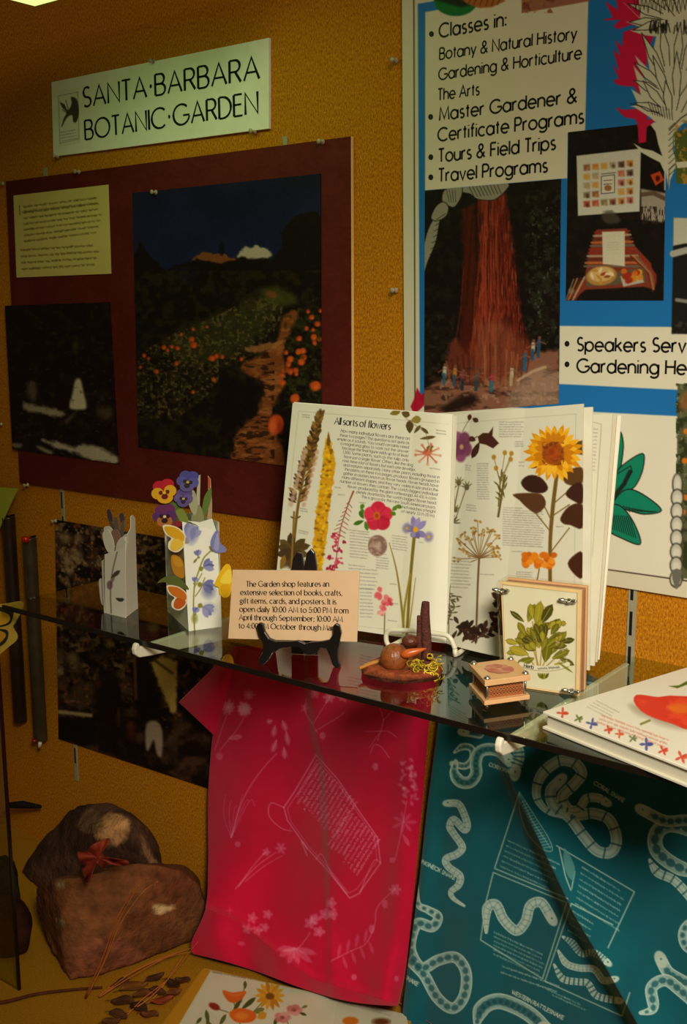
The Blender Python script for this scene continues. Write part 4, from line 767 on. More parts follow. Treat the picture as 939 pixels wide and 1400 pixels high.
for k, s_ in enumerate(BODY):
    y0 = 590.8 + k * 5.72; xa = 360 + X0[k] / 3.13; xb = 360 + X1[k] / 3.13; sl = .115 + .002 * k; off = (X0[k] - 330) / 3.13 * sl
    text(m, LP, s_, (xa, y0 + off), (xb, y0 + off + (xb - xa) * sl), 3.9 if k else 4.4, .14, .3, 0, '5d5a50', gap=.17, space=.32, bend=ol)
sheet('left_page', t, LP, [(400, 551), (618, 567), (608.5, 880), (372, 845)], .72, 'dcd9c6', p_left, PRINT, th=.004, bend=bl, ink=m)
def p_right(p):
    p.noise('e0dcc8', 60, .4, .7, .3, 90); ln = 'a8a490'; p.stroke([(640, 577), (787, 566), (785, 800)], .7, ln, .7, .5); p.stroke([(640, 577), (620, 580)], .7, ln, .6, .5)
    rg = random.Random(12)
    # mallow
    for a in range(5): p.ell(630 + 8 * math.cos(math.radians(a * 72 + 20)), 610 + 12 * math.sin(math.radians(a * 72 + 20)), 7.5, 10, ['7a3a5a', '844468', '6e3050', '8a4a6e', '743656'][a], .97, 0, 1.4)
    p.ell(630, 611, 8, 11, '70345a', 1, 0, 1.4); p.ell(631, 611, 2.6, 3.4, 'b89a5a', .9, 0, 1)
    p.stroke([(632, 590), (642, 572)], .8, '7a6a4a'); p.petal(641, 575, 9, 6, -160 + 80, '4a2418'); p.petal(646, 572, 9, 7, 30, '4a2a16'); p.stroke([(640, 604), (652, 597)], 1.2, '5a3422')
    p.poly([(653, 597), (660, 592), (668, 592), (674, 584), (673, 596), (682, 606), (674, 613), (664, 608), (655, 606)], '441f16', 1, .8); p.petal(655, 605, 24, 9, 115, '3e1c14'); p.petal(650, 602, 10, 8, 200, '4a241a')
    # thistle
    p.stroke([(627, 664), (620, 700), (612, 750), (606, 868)], 1.4, '6a5c3a', 1, .6, 4); p.stroke([(637, 668), (622, 712)], 1.1, '6a5c3a', 1, .6, 3); p.stroke([(620, 666), (622, 700)], 1, '6a5c3a')
    for (x, y, r) in [(627, 660, 6), (638, 666, 6), (619, 668, 5), (623, 697, 5), (618, 712, 6)]:
        p.ell(x, y, r * .55, r * .7, '5c5234', .95)
        for a in range(-170, 0, 34): p.petal(x, y, r * 1.5, 1.8, a, '6e6038', .9)
    for k in range(7):
        a = -180 + k * 30; p.petal(619, 715, 11, 2.2, a, '5e5432', .9)
    for k in range(4): p.ell(608 + k, 745 + k * 9 - 10, 2, 2.6, '5e4a34', .9); 
    p.petal(608, 775, 9, 2, -140, '5e5432'); p.petal(608, 775, 9, 2, -50, '5e5432')
    for (x, y) in [(612, 812), (616, 820), (608, 828), (618, 838), (622, 830), (612, 846), (606, 840), (624, 815)]:
        for k in range(5): p.petal(x, y, 8, 2, rg.uniform(0, 360), rg.choice(['4c4024', '5c4c2c']), .95)
    p.stroke([(615, 800), (613, 866)], 1, '5c4c2c')
    # chamomile
    for (x, y) in [(675, 625), (678, 640), (690, 619), (698, 628), (699, 620)]: p.stroke([(x, y), (684, 660), (681, 692)], .9, '7a6a34', .9); p.ell(x, y, 3, 3.4, 'a87e24', .97)
    for k in range(16): p.petal(684 + rg.uniform(-3, 6), 652 + k * 2.2, 11, 2.2, rg.uniform(-150, -60), rg.choice(['6a5c20', '544a1c']), .9)
    p.stroke([(690, 650), (681, 706)], 3, '5e5222', 1, .8)
    # umbel
    p.stroke([(655, 762), (653, 800), (651, 866)], 2.6, '6e4e30', 1, .7, 3)
    for k in range(22):
        a = math.radians(-190 + k * 9.5); R = rg.uniform(14, 38); x = 656 + R * math.cos(a) * 1.05; y = 758 + R * math.sin(a) * 1.1 * (.9 if k % 2 else 1.15); y = min(y, 778)
        p.stroke([(655, 763), (x, y)], .9, '7e5e34', .9, .5)
        for j in range(5): p.ell(x + rg.uniform(-4.5, 4.5), y + rg.uniform(-3.5, 3.5), 1.5, 1.4, rg.choice(['a87e34', '8a6428', 'b8924c']), .95)
    for a in (200, 225, -20, -45, 160): p.petal(655, 764, 15, 1.6, a - 360, '6e4e30', .8)
    # sunflower
    p.stroke([(761, 650), (756, 690), (752, 740), (752, 800)], [5, 5.5, 5, 5], '6e5620', 1, .8, 3)
    for (a, b) in [((754, 712), (738, 680)), ((754, 706), (778, 690)), ((751, 725), (731, 700)), ((752, 756), (778, 722)), ((755, 690), (785, 664))]: p.stroke([a, b], 1.6, '7a5a26', .95, .7)
    lf = '3c2010'
    p.poly([(712, 660), (722, 650), (738, 652), (749, 666), (742, 674), (722, 672)], '36190e', 1, 1, 3); p.poly([(701, 676), (722, 674), (740, 676), (746, 690), (734, 702), (720, 694), (710, 684)], '55321a', 1, 1, 3)
    p.poly([(770, 648), (784, 640), (796, 640), (796, 660), (784, 664), (772, 660)], '5a3a1a', 1, 1, 3); p.poly([(773, 676), (784, 662), (796, 662), (796, 688), (786, 686)], '3a1c10', 1, 1, 3); p.poly([(766, 708), (778, 692), (796, 690), (796, 722), (780, 718), (770, 716)], '44240f', 1, 1, 3); p.poly([(776, 770), (786, 758), (796, 756), (796, 790), (784, 784)], '43200f', 1, 1, 3)
    p.poly([(782, 606), (796, 602), (796, 622), (784, 620)], '5a4416', 1, 1); p.petal(726, 640, 14, 7, -30, '4a2a14')
    for ring, (n, R, c) in enumerate([(24, 40, 'd88c08'), (22, 34, 'e8a414'), (20, 29, 'c87a06')]):
        for k in range(n):
            a = 360 / n * k + ring * 7 + rg.uniform(-4, 4); r = math.radians(a); p.petal(757 + 10 * math.cos(r), 619 + 10 * math.sin(r), (R - 10) * rg.uniform(.9, 1.08), 8, a, c if rg.random() > .25 else 'f0b428', 1)
    p.ell(756, 620, 15, 16, '9a4a0c', 1, 0, 1.5); p.noise('6a2a08', 3, .45, .6, .7, 91, (741, 604, 771, 636)); p.ell(756, 620, 8, 9, 'b0480c', .8, 0, 3); p.ell(754, 618, 4, 4, '8a3408', .9, 0, 2)
    # marigold
    p.stroke([(737, 778), (733, 800)], 1.4, '5a4a1c'); 
    for k in range(40): p.ell(737 + rg.uniform(-20, 20), 766 + rg.uniform(-9, 9), 4.5, 4, rg.choice(['d06a0c', 'e07e14', 'c05a08', 'e88e20']), .95, 0, 1)
    # dark lobed leaves at the foot
    P = [(615, 848), (622, 852), (628, 846), (634, 850), (638, 842), (646, 848), (650, 856), (658, 850), (666, 856), (672, 846), (680, 836), (686, 822), (680, 830), (672, 832), (678, 818), (684, 806), (692, 800), (696, 880), (688, 870), (676, 878), (664, 880), (652, 876), (644, 880), (634, 874), (626, 872), (620, 862)]
    for k in range(70):
        q = rg.random(); x = np.interp(q, [0, .35, .7, 1], [622, 640, 664, 688]); y = np.interp(q, [0, .35, .7, 1], [856, 862, 868, 838]) ; p.petal(x + rg.uniform(-4, 4), y + rg.uniform(-5, 5), rg.uniform(8, 16), rg.uniform(4, 7), rg.uniform(-170, 20) if k % 4 else rg.uniform(20, 160), rg.choice(['2c170d', '3a1f12', '42261a', '24120a']), .95)
    for k in range(24): p.petal(686 + rg.uniform(-4, 6), 812 + k * 2.4, rg.uniform(9, 16), 6, rg.choice([180, 200, 220, 160]) + rg.uniform(-20, 20), rg.choice(['2c170d', '3a1f12', '42261a']), .95)
    p.stroke([(645, 878), (668, 862), (688, 846)], 2.4, '5a3a26', .9)
    for (a, b, c, d, n, h, s) in [(682, 577, 716, 577, 7, 20, 1), (704, 604, 716, 604, 3, 6, 2), (709, 632, 717, 632, 2, 5, 3), (636, 636, 644, 637, 3, 6, 4), (652, 634, 669, 634, 16, 48, 5), (637, 690, 652, 692, 3, 7, 6), (688, 694, 716, 695, 1, 0, 7), (687, 697, 744, 700, 16, 48, 8), (608, 762, 646, 764, 1, 0, 9), (608, 766, 644, 768, 9, 36, 10), (656, 785, 676, 786, 1, 0, 11), (700, 754, 714, 754, 1, 0, 12), (706, 782, 728, 783, 3, 6, 13), (760, 720, 770, 720, 1, 0, 14)]:
        p.greek(a, b, c, d, n, 0, h, 1.0, '66625a', .6, s, .12)
sheet('right_page', t, RP, [(618, 567), (797.5, 552), (794, 925), (608.5, 880)], .72, 'd6d3c0', p_right, PRINT, th=.0015, bend=br)
def leaf_plane(xb, yb, zz=zb): return plane3(BR, zp(xb, yb, zz), G)
def p_text(p): p.noise('d2cdb6', 40, .4, .7, .4, 95)
Q = leaf_plane(804, 919); sheet('second_page', t, Q, [(618, 568.5), (808.5, 556), (804, 917), (608.5, 880)], 6, 'e2deca', p_text, PAPER, d=-.003, th=.003)
def p_third(p):
    p.noise('d2cdb6', 40, .4, .7, .4, 96); p.stroke([(806, 576), (822, 580), (810, 760)], .8, '8a8674', .7, .5); p.greek(808, 586, 817, 587, 12, -3, 56, 1.1, '66625a', .6, 3)
Q = leaf_plane(812, 915); sheet('third_page', t, Q, [(618, 570), (836, 566), (811, 911), (608.5, 880)], 1.2, 'd8d4bf', p_third, PRINT, d=-.004, th=.003)
Q = leaf_plane(815, 914); sheet('page_block', t, Q, [(618, 571), (841, 567), (814, 906), (608.5, 880)], 6, 'cdc6ac', p_text, PAPER, d=-.0065, th=.003)
Q = leaf_plane(817, 913.5); sheet('cover', t, Q, [(618, 572), (846.5, 567), (816, 903), (608.5, 880)], 6, 'ece8d6', None, PLASTIC, d=-.0098, th=.0025)
Q = LP; sheet('cover', t, LP, [(399, 549), (618, 566), (608.5, 879), (371.5, 844.5)], 6, 'ece8d6', None, PLASTIC, d=-.0065, th=.003)
# ---------------- white wire book stand
t = thing('book_stand', 'white plastic coated wire stand holding the open book', 'stand', zp(575, 885, SH))
WIRE = material('white_wire', .4, .5)
lip = leaned(zp(577, 884, SH), BR - BL, 0); L2 = lip.off(.024)
m = MB(); P = [L2.px(536, 886), L2.px(529, 879), L2.px(528, 868), L2.px(533, 862), L2.px(545, 861.5), L2.px(575, 863.5), L2.px(602, 867), L2.px(611, 869), L2.px(617, 875), L2.px(622, 887)]
m.tube(catmull(P, 5), .0035, 'e2ddc6', 10); m.build('front_lip', WIRE, t, True)
for (x, y) in ((536, 886), (622, 887)):
    a = L2.px(x, y); a = np.array([a[0], a[1], SH + .0035]); b = a + np.array([-.01, .085 if x < 600 else .06, 0]); m = MB()
    m.tube([L2.px(x, y), a, a + [0, .01, 0], b], .0035, 'e2ddc6', 10); m.build('foot_wire', WIRE, t, True)
# ================================================================ SHOP CARD AND EASEL
e1, e2 = zp(358, 908, SH), zp(463, 913, SH); ed = nrm(e2 - e1)
EP = leaned(e1, ed, 6); t = thing('card_easel', 'small black lacquered easel holding the tan shop card', 'easel', (e1 + e2) / 2)
P = [(350, 856), (354, 851.5), (359, 853), (362, 864), (368, 873), (378, 877), (396, 877), (408, 876), (417, 880), (427, 878), (440, 877), (450, 875), (455, 867), (455, 856), (459, 852.5), (464, 855), (466.5, 866), (464, 878), (461, 890), (462, 902), (465.5, 911), (460, 914.5), (454, 909), (450, 896), (446, 887), (438, 885.5), (434, 892), (428, 895.5), (420, 895.5), (413, 891), (408, 885), (398, 884), (384, 886), (373, 893), (368, 902), (360, 909.5), (353.5, 908), (354, 900), (359, 891), (359, 880), (353, 868)]
MB().prism([EP.px(*q) for q in P], -EP.n * .008, '120d0b').build('front_frame', BLACKW, t, bevel=.0012)
EB = EP.off(-.045)
for P in ([(398, 900), (397, 785), (400, 764), (406, 755), (413, 757), (415, 775), (415, 900)], [(416, 900), (415.5, 775), (419, 756), (425, 750), (430, 756), (433, 775), (434, 900)]):
    q = [EB.px(*a) for a in P]; q[0][2] = q[-1][2] = SH + .002
    MB().prism(q, -EB.n * .008, '16110f').build('back_prong', BLACKW, t, bevel=.0012)
a, b = EP.px(407, 889, -.008), EB.px(407, 889); c, d_ = EP.px(430, 889, -.008), EB.px(430, 889); dz = np.array([0, 0, .004])
MB().hexa([a, c, d_, b], [a + dz, c + dz, d_ + dz, b + dz], '120d0b').build('crossbar', BLACKW, t)
CP = EP.off(-.0115)
t = thing('shop_card', 'tan printed card about the garden shop on the black easel', 'card', CP.px(400, 876))
def p_card(p): p.noise('dcbc98', 50, .4, .7, .4, 97)
m = MB()
for s_, a, b in [('The Garden shop features an', (337, 802), (449.5, 801.8)), ('extensive selection of books, crafts,', (328.8, 813.3), (467.5, 814.2)), ('gift items, cards, and posters. It is', (328.2, 824.8), (459.5, 826.2)), ('open daily 10:00 AM to 5:00 PM from', (327.5, 836.2), (476, 838.4)), ('April through September; 10:00 AM', (327, 847.4), (468, 850.2)), ('to 4:00 PM October through March.', (326.5, 858.8), (467, 862.2))]:
    text(m, CP, s_, a, b, 7.4, .175, .42, .07, '2a2018', gap=.17, space=.34)
sheet('text_card', t, CP, [(318, 779), (491.5, 781), (488, 877.5), (312, 873)], 4, 'd8b690', p_card, PAPER, th=.0025, ink=m)
# ================================================================ PAPER VASES
BEN = ['3f4fa0', '5a63b0', '7d80c4']
def cut(mb, pl, P, c, d=0, th=.0008, smooth=4):
    P = catmull(P, smooth, True) if smooth else np.asarray(P, float); q = [pl.px(x, y, d) for x, y in P]
    a = np.cross(q[1] - q[0], q[2] - q[0]); mb.prism(q, -pl.n * th, c)
def disc(x, y, rx, ry, n=10, rot=0):
    r = math.radians(rot); return [(x + rx * math.cos(a) * math.cos(r) - ry * math.sin(a) * math.sin(r), y + rx * math.cos(a) * math.sin(r) + ry * math.sin(a) * math.cos(r)) for a in np.linspace(0, 2 * PI, n + 1)[:-1]]
VB, VR, VK = zp(258, 863, SH), zp(303, 856, SH), zp(229, 836, SH)
t = thing('paper_vase', 'tall white paper vase with blue bellflowers, pansies and yellow butterflies', 'vase', (VR + VK) / 2)
VF = Plane(VB, VR - VB, (0, 0, 1)); VS = Plane(VB, VB - VK, (0, 0, 1))
def p_vf(p):
    gs = '8a8a2c'
    p.stroke([(266, 862), (264.5, 830), (266, 800), (272, 780), (278, 764), (284, 757), (292, 750)], 1.8, gs, 1, .6, 4); p.stroke([(267, 815), (274, 805), (280, 790)], 1.4, gs, 1, .6, 3); p.stroke([(266, 803), (276, 784)], 1.3, gs, .9, .6)
    def bell(x, y, s, a, c='7478b0'):
        for k in (-32, -10, 12, 34): p.petal(x, y, 11 * s, 5.5 * s, a + k, ['6a70aa', '8286bc', '5a609c', '9498c8'][(k + 32) // 22 % 4], .95)
        p.petal(x, y, 5 * s, 5 * s, a + 180, '8a8a34')
    bell(257, 735, 1.9, -60); bell(278, 776, 1.4, -25); bell(277, 800, 1.5, 10); bell(277, 830, 1.5, 30); bell(271, 760, .8, -100); bell(266, 796, .7, -80); bell(267, 838, .8, -80)
    p.ell(262, 730, 9, 14, '969cc8', .9, 10, 3); p.petal(262, 738, 18, 8, -80, '8086ba'); p.ell(285, 808, 9, 10, '565c96', .6, 0, 4); p.ell(286, 832, 8, 8, 'a0a4cc', .6, 0, 4)
    p.petal(270, 763, 9, 3, 130, '7a7a28'); p.petal(291, 755, 10, 4, -120, '8a8430'); p.ell(266, 846, 4, 6, '8a8a3a', .8, 0, 2)
sheet('front_panel', t, VF, [(249, 713), (297, 727), (303, 857), (258, 863)], .6, 'eef0e2', p_vf, PRINT, th=.001)
def p_vs(p): p.noise('8a8a78', 9, .55, .7, .5, 101); p.ell(240, 745, 8, 20, '6a2a2c', .8, 0, 4); p.ell(243, 770, 8, 14, 'b8861c', .8, 0, 3); p.ell(246, 800, 10, 10, '5a6a30', .6, 0, 4)
sheet('side_panel', t, VS, [(229, 716), (248.8, 714), (257.8, 863), (229, 836)], 1.0, 'cfcdb8', p_vs, PRINT, th=.001)
VD = Plane(VK, VR - VB, (0, 0, 1)); VE = Plane(VR, VB - VK, (0, 0, 1))
top = VF.px(252, 716)[2]
for nm, o_, e_ in (('back_panel', VK, VR - VB), ('side_panel', VR, VK - VB)):
    q = [np.array([*(o_ + e_ * k)[:2], z]) for k, z in ((0, SH), (1, SH), (1, top - .01), (0, top - .003))]; MB().prism(q, nrm(np.cross(e_, [0, 0, 1.])) * -.001, 'd8d6c4').build(nm, PAPER, t)
m = MB(); FL1 = VF.off(.002)
cut(m, FL1, [(256, 712), (273, 714), (290, 709), (296, 727), (280, 727), (268, 717)], 'e2e6d6', -.012, smooth=0); m.build('collar_flap', PAPER, t)
def pansy(name, pl, x, y, s, cs, rot=0):
    m = MB(); R = lambda dx, dy: (x + s * (dx * math.cos(rot) - dy * math.sin(rot)), y + s * (dx * math.sin(rot) + dy * math.cos(rot)))
    for k, (dx, dy, rx, ry, c) in enumerate([(-4, -5, 7, 6, cs[0]), (4.5, -6, 7, 6, cs[0]), (-7, 2, 6.5, 6, cs[1]), (6.5, 1, 6.5, 6, cs[1]), (0, 7, 8.5, 6.5, cs[2])]): cut(m, pl, disc(*R(dx, dy), rx * s, ry * s, 14), c, k * .0009)
    for (dx, dy, rx, ry) in [(-3.5, 1.5, 2.2, 2), (3.5, 1.5, 2.2, 2), (0, 6, 3.4, 2.8)]: cut(m, pl, disc(*R(dx, dy), rx * s, ry * s), cs[3], .0052)
    cut(m, pl, disc(*R(0, 2), 1.8 * s, 1.5 * s), cs[4], .0058); m.build(name, PRINT, t)
VTB = Plane(VB, RX * [1, 1, 0], (0, 0, 1))
VT = Plane((VB + VR + VK * 2) / 4, RX * [1, 1, 0], (0, 0, 1))      # bouquet stands up inside the vase
def bits(name, L, d0=0, mat=PRINT, smooth=4, pl=None):
    m = MB()
    for k, (P, c) in enumerate(L): cut(m, pl or VT, P, c, d0 + .0006 * k, smooth=smooth)
    return m.build(name, mat, t)
bits('stem', [([(232, 688), (240, 684), (252, 700), (258, 715), (262, 740), (255, 740), (248, 715), (240, 700)], '6a7a30'), ([(262, 690), (268, 690), (270, 740), (262, 740)], '8c8e70'), ([(270, 651), (274, 649), (273, 690), (272, 740), (264, 740), (268, 690)], 'b8b89a'), ([(284, 650), (288, 655), (290, 690), (289, 740), (280, 740), (285, 690)], 'a89470'), ([(284, 652), (287, 655), (287, 668), (285, 668)], 'b0442c')], -.01, smooth=0)
bits('leaf', [([(223, 690), (235, 687), (247, 692), (250, 706), (238, 703)], '55702c'), ([(240, 700), (250, 696), (258, 712), (250, 716)], '7c8a3a'), ([(276, 700), (279, 680), (285, 670), (289, 668), (288, 684), (280, 706)], '5c742c'), ([(262, 705), (272, 690), (279, 708), (276, 722), (264, 722)], '8a8a60'), ([(257, 670), (266, 672), (270, 690), (266, 705), (258, 690)], 'a8a888')], -.004)
pansy('pansy', VT, 224, 671, 1.3, ['b8182c', 'd8a81c', 'e0a818', '6a1a14', 'e8c030'], -.15)
pansy('pansy', VT, 257, 657, 1.15, ['4a4894', '54529e', '5e5a90', '2a2430', 'c8a828'], .2)
pansy('pansy', VT, 251, 680, .98, ['5e4a8a', '6a5694', '625090', '2e2240', 'd0b83c'], .1)
pansy('pansy', VT, 225, 704, 1.25, ['6e2a5e', '5a2a68', 'b06a34', '2c1020', 'e8c8a0'], 0)
for (x, y, s, c, c2, rim) in [(238, 736, 1.0, 'd8a414', 'e6c040', 'e6dfbe'), (242, 817, .92, 'c46a14', 'b8560e', 'ddd6bc')]:
    bits('butterfly', [([(x - 15 * s, y - 18 * s), (x + 2 * s, y - 16 * s), (x + 14 * s, y - 6 * s), (x + 14 * s, y + 10 * s), (x + 4 * s, y + 19 * s), (x - 7 * s, y + 15 * s), (x - 8 * s, y + 6 * s), (x - 4 * s, y), (x - 12 * s, y - 6 * s)], rim), ([(x - 13 * s, y - 16 * s), (x + 2 * s, y - 14.5 * s), (x + 13 * s, y - 5 * s), (x + 12 * s, y + 4 * s), (x - 2 * s, y - 1 * s), (x - 10 * s, y - 7 * s)], c), ([(x - 1 * s, y + 1 * s), (x + 11 * s, y + 4 * s), (x + 12 * s, y + 10 * s), (x + 3 * s, y + 17 * s), (x - 5 * s, y + 13 * s)], c2)], .003, pl=VTB)
bits('butterfly', [([(293.5, 799), (304, 777), (311, 771), (316, 777), (317, 800), (314, 814), (306, 817), (300, 811), (299, 803)], 'e4b818'), ([(301, 795), (308, 782), (315, 779), (316, 796), (306, 798)], 'f0d44c'), ([(302, 801), (314, 800), (312, 812), (306, 815)], 'dca80e')], .004, pl=VF)
bits('bellflower', [([(294, 727), (299, 726), (301, 742), (308, 748), (309, 754), (298, 756), (290, 752), (288, 740)], '7a80b6'), ([(296, 730), (299, 732), (299, 752), (292, 750)], '969ac8')], .003, smooth=2, pl=VF)
bits('butterfly', [([(234, 760), (246, 762), (252, 775), (251, 790), (242, 788), (236, 780)], 'b07a14'), ([(236, 762), (246, 764), (250, 774), (240, 774)], 'c08a1c')], -.004, pl=VTB)
bits('pansy', [(disc(243, 722, 9, 10), '8a1c28'), (disc(247, 726, 6, 7), '4a1420')], -.006, pl=VTB)
bits('leaf', [([(215, 797), (225, 789), (240, 788), (250, 795), (258, 806), (240, 801), (225, 796)], '566024')], .002, pl=VTB)
# small vase
t = thing('paper_vase', 'small grey white paper vase with cut out leaves, nearest the left end', 'vase', (zp(165, 838, SH)))
a0, a1, a2 = zp(143, 838, SH), zp(172, 845, SH), zp(188, 832, SH); a3 = a0 + a2 - a1
VF2 = Plane(a0, a1 - a0, (0, 0, 1)); VS2 = Plane(a1, a2 - a1, (0, 0, 1))
def p_v2(p):
    p.stroke([(152, 838), (151, 810), (153, 785), (160, 755)], 1.6, '6a5a44', .9, .7, 3); p.petal(151, 800, 16, 5, -70, '8a7a6a'); p.petal(152, 790, 16, 6, -40, '4a4434'); p.petal(158, 818, 11, 5, 20, '3c382c'); p.petal(170, 820, 6, 4, 190, '3c382c'); p.ell(150, 800, 4, 6, '6a4a5a', .8)
sheet('front_panel', t, VF2, [(143, 758), (171, 748), (172, 845), (143.5, 838)], .7, 'd6d2c4', p_v2, PRINT, th=.001)
q = [VS2.px(*c) for c in ((172, 844.5), (188, 832), (185, 708), (181.5, 704), (179, 706), (179, 722), (172, 735))]
MB().prism(q, -VS2.n * .001, 'dcd8c8').build('side_panel', PAPER, t)
for o_, e_ in ((a3, a2 - a3), (a0, a3 - a0)):
    q = [np.array([*(o_ + e_ * k)[:2], z]) for k, z in ((0, SH), (1, SH), (1, SH + .085), (0, SH + .085))]; MB().prism(q, nrm(np.cross(e_, [0, 0, 1.])) * -.001, 'bdb9aa').build('back_panel', PAPER, t)
VT2 = Plane(a0 * .6 + a2 * .4, a1 - a0, (0, 0, 1))
bits('leaf', [([(142, 722), (150, 720), (156, 730), (160, 745), (152, 748), (146, 738)], 'd2ccbc'), ([(152, 728), (160, 724), (165, 738), (158, 748)], '8a6a5c'), ([(164, 740), (172, 730), (175, 742), (168, 760), (163, 752)], 'c8c4b4'), ([(145, 770), (152, 766), (158, 780), (152, 786)], 'cac6b8'), ([(163, 762), (168, 758), (168, 775), (162, 780)], 'ccc8ba'), ([(135, 795), (140, 792), (144, 805), (143, 824), (138, 824)], 'd0ccbe')], .004, pl=VT2)
bits('butterfly', [([(140, 730), (147, 724), (154, 736), (156, 752), (149, 756), (143, 746)], 'd8d4c6'), ([(160, 742), (168, 734), (173, 748), (168, 768), (162, 770), (158, 756)], 'cfcabb'), ([(148, 766), (155, 764), (158, 778), (152, 790), (147, 780)], 'd6d2c4'), ([(136, 796), (143, 792), (148, 806), (146, 822), (139, 826)], 'd6d2c4'), ([(154, 770), (164, 774), (166, 790), (158, 800)], '7a6a66')], .007, pl=VT2)
bits('bud', [([(146, 700), (150, 697), (154, 712), (150, 716)], '4a3a44'), ([(163, 704), (168, 702), (170, 714), (166, 716)], '4e4250'), ([(155, 712), (160, 708), (163, 730), (158, 732)], '6a5e54'), ([(150, 712), (156, 718), (160, 732), (154, 730)], '5e5248'), ([(166, 714), (170, 714), (168, 734), (164, 734)], '6a6058')], -.004, pl=VT2)
# ================================================================ BIRD ORNAMENT
ob = zp(548, 925, SH); t = thing('bird_ornament', 'round brown nut bird on a bark slab with twigs and yellow moss', 'ornament', ob)
BPn = Plane(ob + [0, 0, .006], RX * [1, 1, 0], (0, 0, 1)); ev = BPn.e; bv = -BPn.n
P = [zp(*q, SH) for q in [(490, 921), (500, 928), (520, 934), (550, 937), (580, 935), (603, 930), (607, 922), (600, 914), (580, 905), (552, 900), (525, 905), (505, 912)]]
m = MB(); P2 = np.array(P); c0 = P2.mean(0)
rg = random.Random(2)
low = [p * .93 + c0 * .07 + [0, 0, .0005] for p in P2]; mid = [p + np.array([rg.uniform(-.003, .003), rg.uniform(-.003, .003), .007]) for p in P2]; hi = [p * .9 + c0 * .1 + np.array([0, 0, .012 + rg.uniform(-.002, .003)]) for p in P2]
n = len(P); m.add(np.vstack([low, mid, hi]), [tuple(range(n - 1, -1, -1)), tuple(range(2 * n, 3 * n))] + [(r * n + i, r * n + (i + 1) % n, (r + 1) * n + (i + 1) % n, (r + 1) * n + i) for r in (0, 1) for i in range(n)], np.vstack([np.tile(hexc('4a2014'), (n, 1)), np.tile(hexc('5a2c1a'), (n, 1)), np.tile(hexc('9a4a2a'), (n, 1))]))
m.build('bark_slab', BARK, t)
m = MB().tube([zp(491, 914, SH + .012), zp(505, 908, SH + .014), zp(524, 902, SH + .016)], [.002, .003, .002], 'b8813c', 6); m.build('straw', WOOD, t)
bc = BPn.px(539, 899); up = np.array([0, 0, 1.])
MB().blob(bc, [ev * .0185, bv * .0175, up * .019], '8a4a20', 14).build('body', material('nut_shell', .35, .5, var=.3, vscale=160, bump=.3, bscale=300), t, True)
MB().blob(BPn.px(561, 876, -.006), [ev * .0115, bv * .011, up * .0085], '5e2c1c', 12).build('head', material('nut_shell', .35, .5), t, True)
m = MB(); m.lathe(BPn.px(548, 896, .016), ev * .9 + up * .25, [(.002, 0), (.005, .004), (.006, .010), (.0045, .02), (.002, .03), (.0005, .034)], 'c25a1e', 10); m.build('beak', PLASTIC, t, True)
for P, r in (([(582, 917), (583, 880), (581, 845), (582, 823)], [.0072, .007, .0066, .005]), ([(573, 890), (573, 865), (573, 842)], [.0035, .0035, .003])):
    MB().tube(catmull([BPn.px(*q, -.004) for q in P], 5), np.interp(np.linspace(0, 1, 5 * (len(P) - 1) + 1), np.linspace(0, 1, len(r)), r), '5a3028', 9).build('twig', BARK, t, True)
m = MB(); rg = random.Random(7)
for k in range(46):
    cx, cy = rg.choice([(570, 915), (588, 912), (595, 905), (580, 918), (594, 920), (566, 908)]); cx += rg.uniform(-9, 8); cy += rg.uniform(-9, 7); d0 = rg.uniform(.006, .02); r = rg.uniform(3, 7); a0_ = rg.uniform(0, 6)
    m.tube([BPn.px(cx + r * math.cos(a0_ + j * .55) * (1 + .2 * math.sin(j + k)), cy + r * .9 * math.sin(a0_ + j * .55), d0 + .004 * math.sin(j)) for j in range(9)], .0007, rg.choice(['c8b020', 'd8c034', 'a8901c', 'e0c840']), 5)
m.build('moss', LEAF, t, True)['kind'] = 'stuff'
# ================================================================ SMALL FLOWER PRESS
b0, b1, b2 = zp(662, 974, SH), zp(724, 965, SH), zp(700, 940, SH); b3 = b0 + b2 - b1
t = thing('flower_press', 'small square wooden flower press with four bolts and cardboard layers', 'flower press', (b0 + b2) / 2)
base = np.array([b0, b1, b2, b3]); cc = base.mean(0)
zlev = lambda x, y, P: Plane(P, RX * [1, 1, 0], (0, 0, 1)).px(x, y)[2]
zl0, zl1 = zlev(662, 965, b0), zlev(662, 959, b0); zt0, zt1 = zlev(661.5, 939, b0), zlev(661, 931, b0)
lev = lambda z, k=1.: np.array([[*(cc + (p - cc) * k)[:2], z] for p in base])
PINE = material('pale_pine', .45, .35, var=.06, vscale=50)
MB().hexa(lev(zl0), lev(zl1), 'd9a878').build('bottom_board', PINE, t, bevel=.0008)
tbd = MB().hexa(lev(zt0), lev(zt1), 'd9ac7c').build('top_board', PINE, t, bevel=.0008)
TP = Plane([*cc[:2], zt1 + .0004], base[1] - base[0], base[3] - base[0])
m = MB(); 
for k in range(9):
    a = 2 * PI * k / 9; c = TP.at(.011 * math.cos(a), .011 * math.sin(a)); m.poly([c + TP.e * .0075 * math.cos(j) * (1 if j < 9 else 1) + TP.u * .0075 * math.sin(j) + TP.n * .0001 * k for j in np.linspace(0, 2 * PI, 11)[:-1]], ['c07a66', 'c88a72', 'b86e5c'][k % 3])
m.build('flower_print', PRINT, tbd)
nl = 7; hs = (zt0 - zl1) / nl
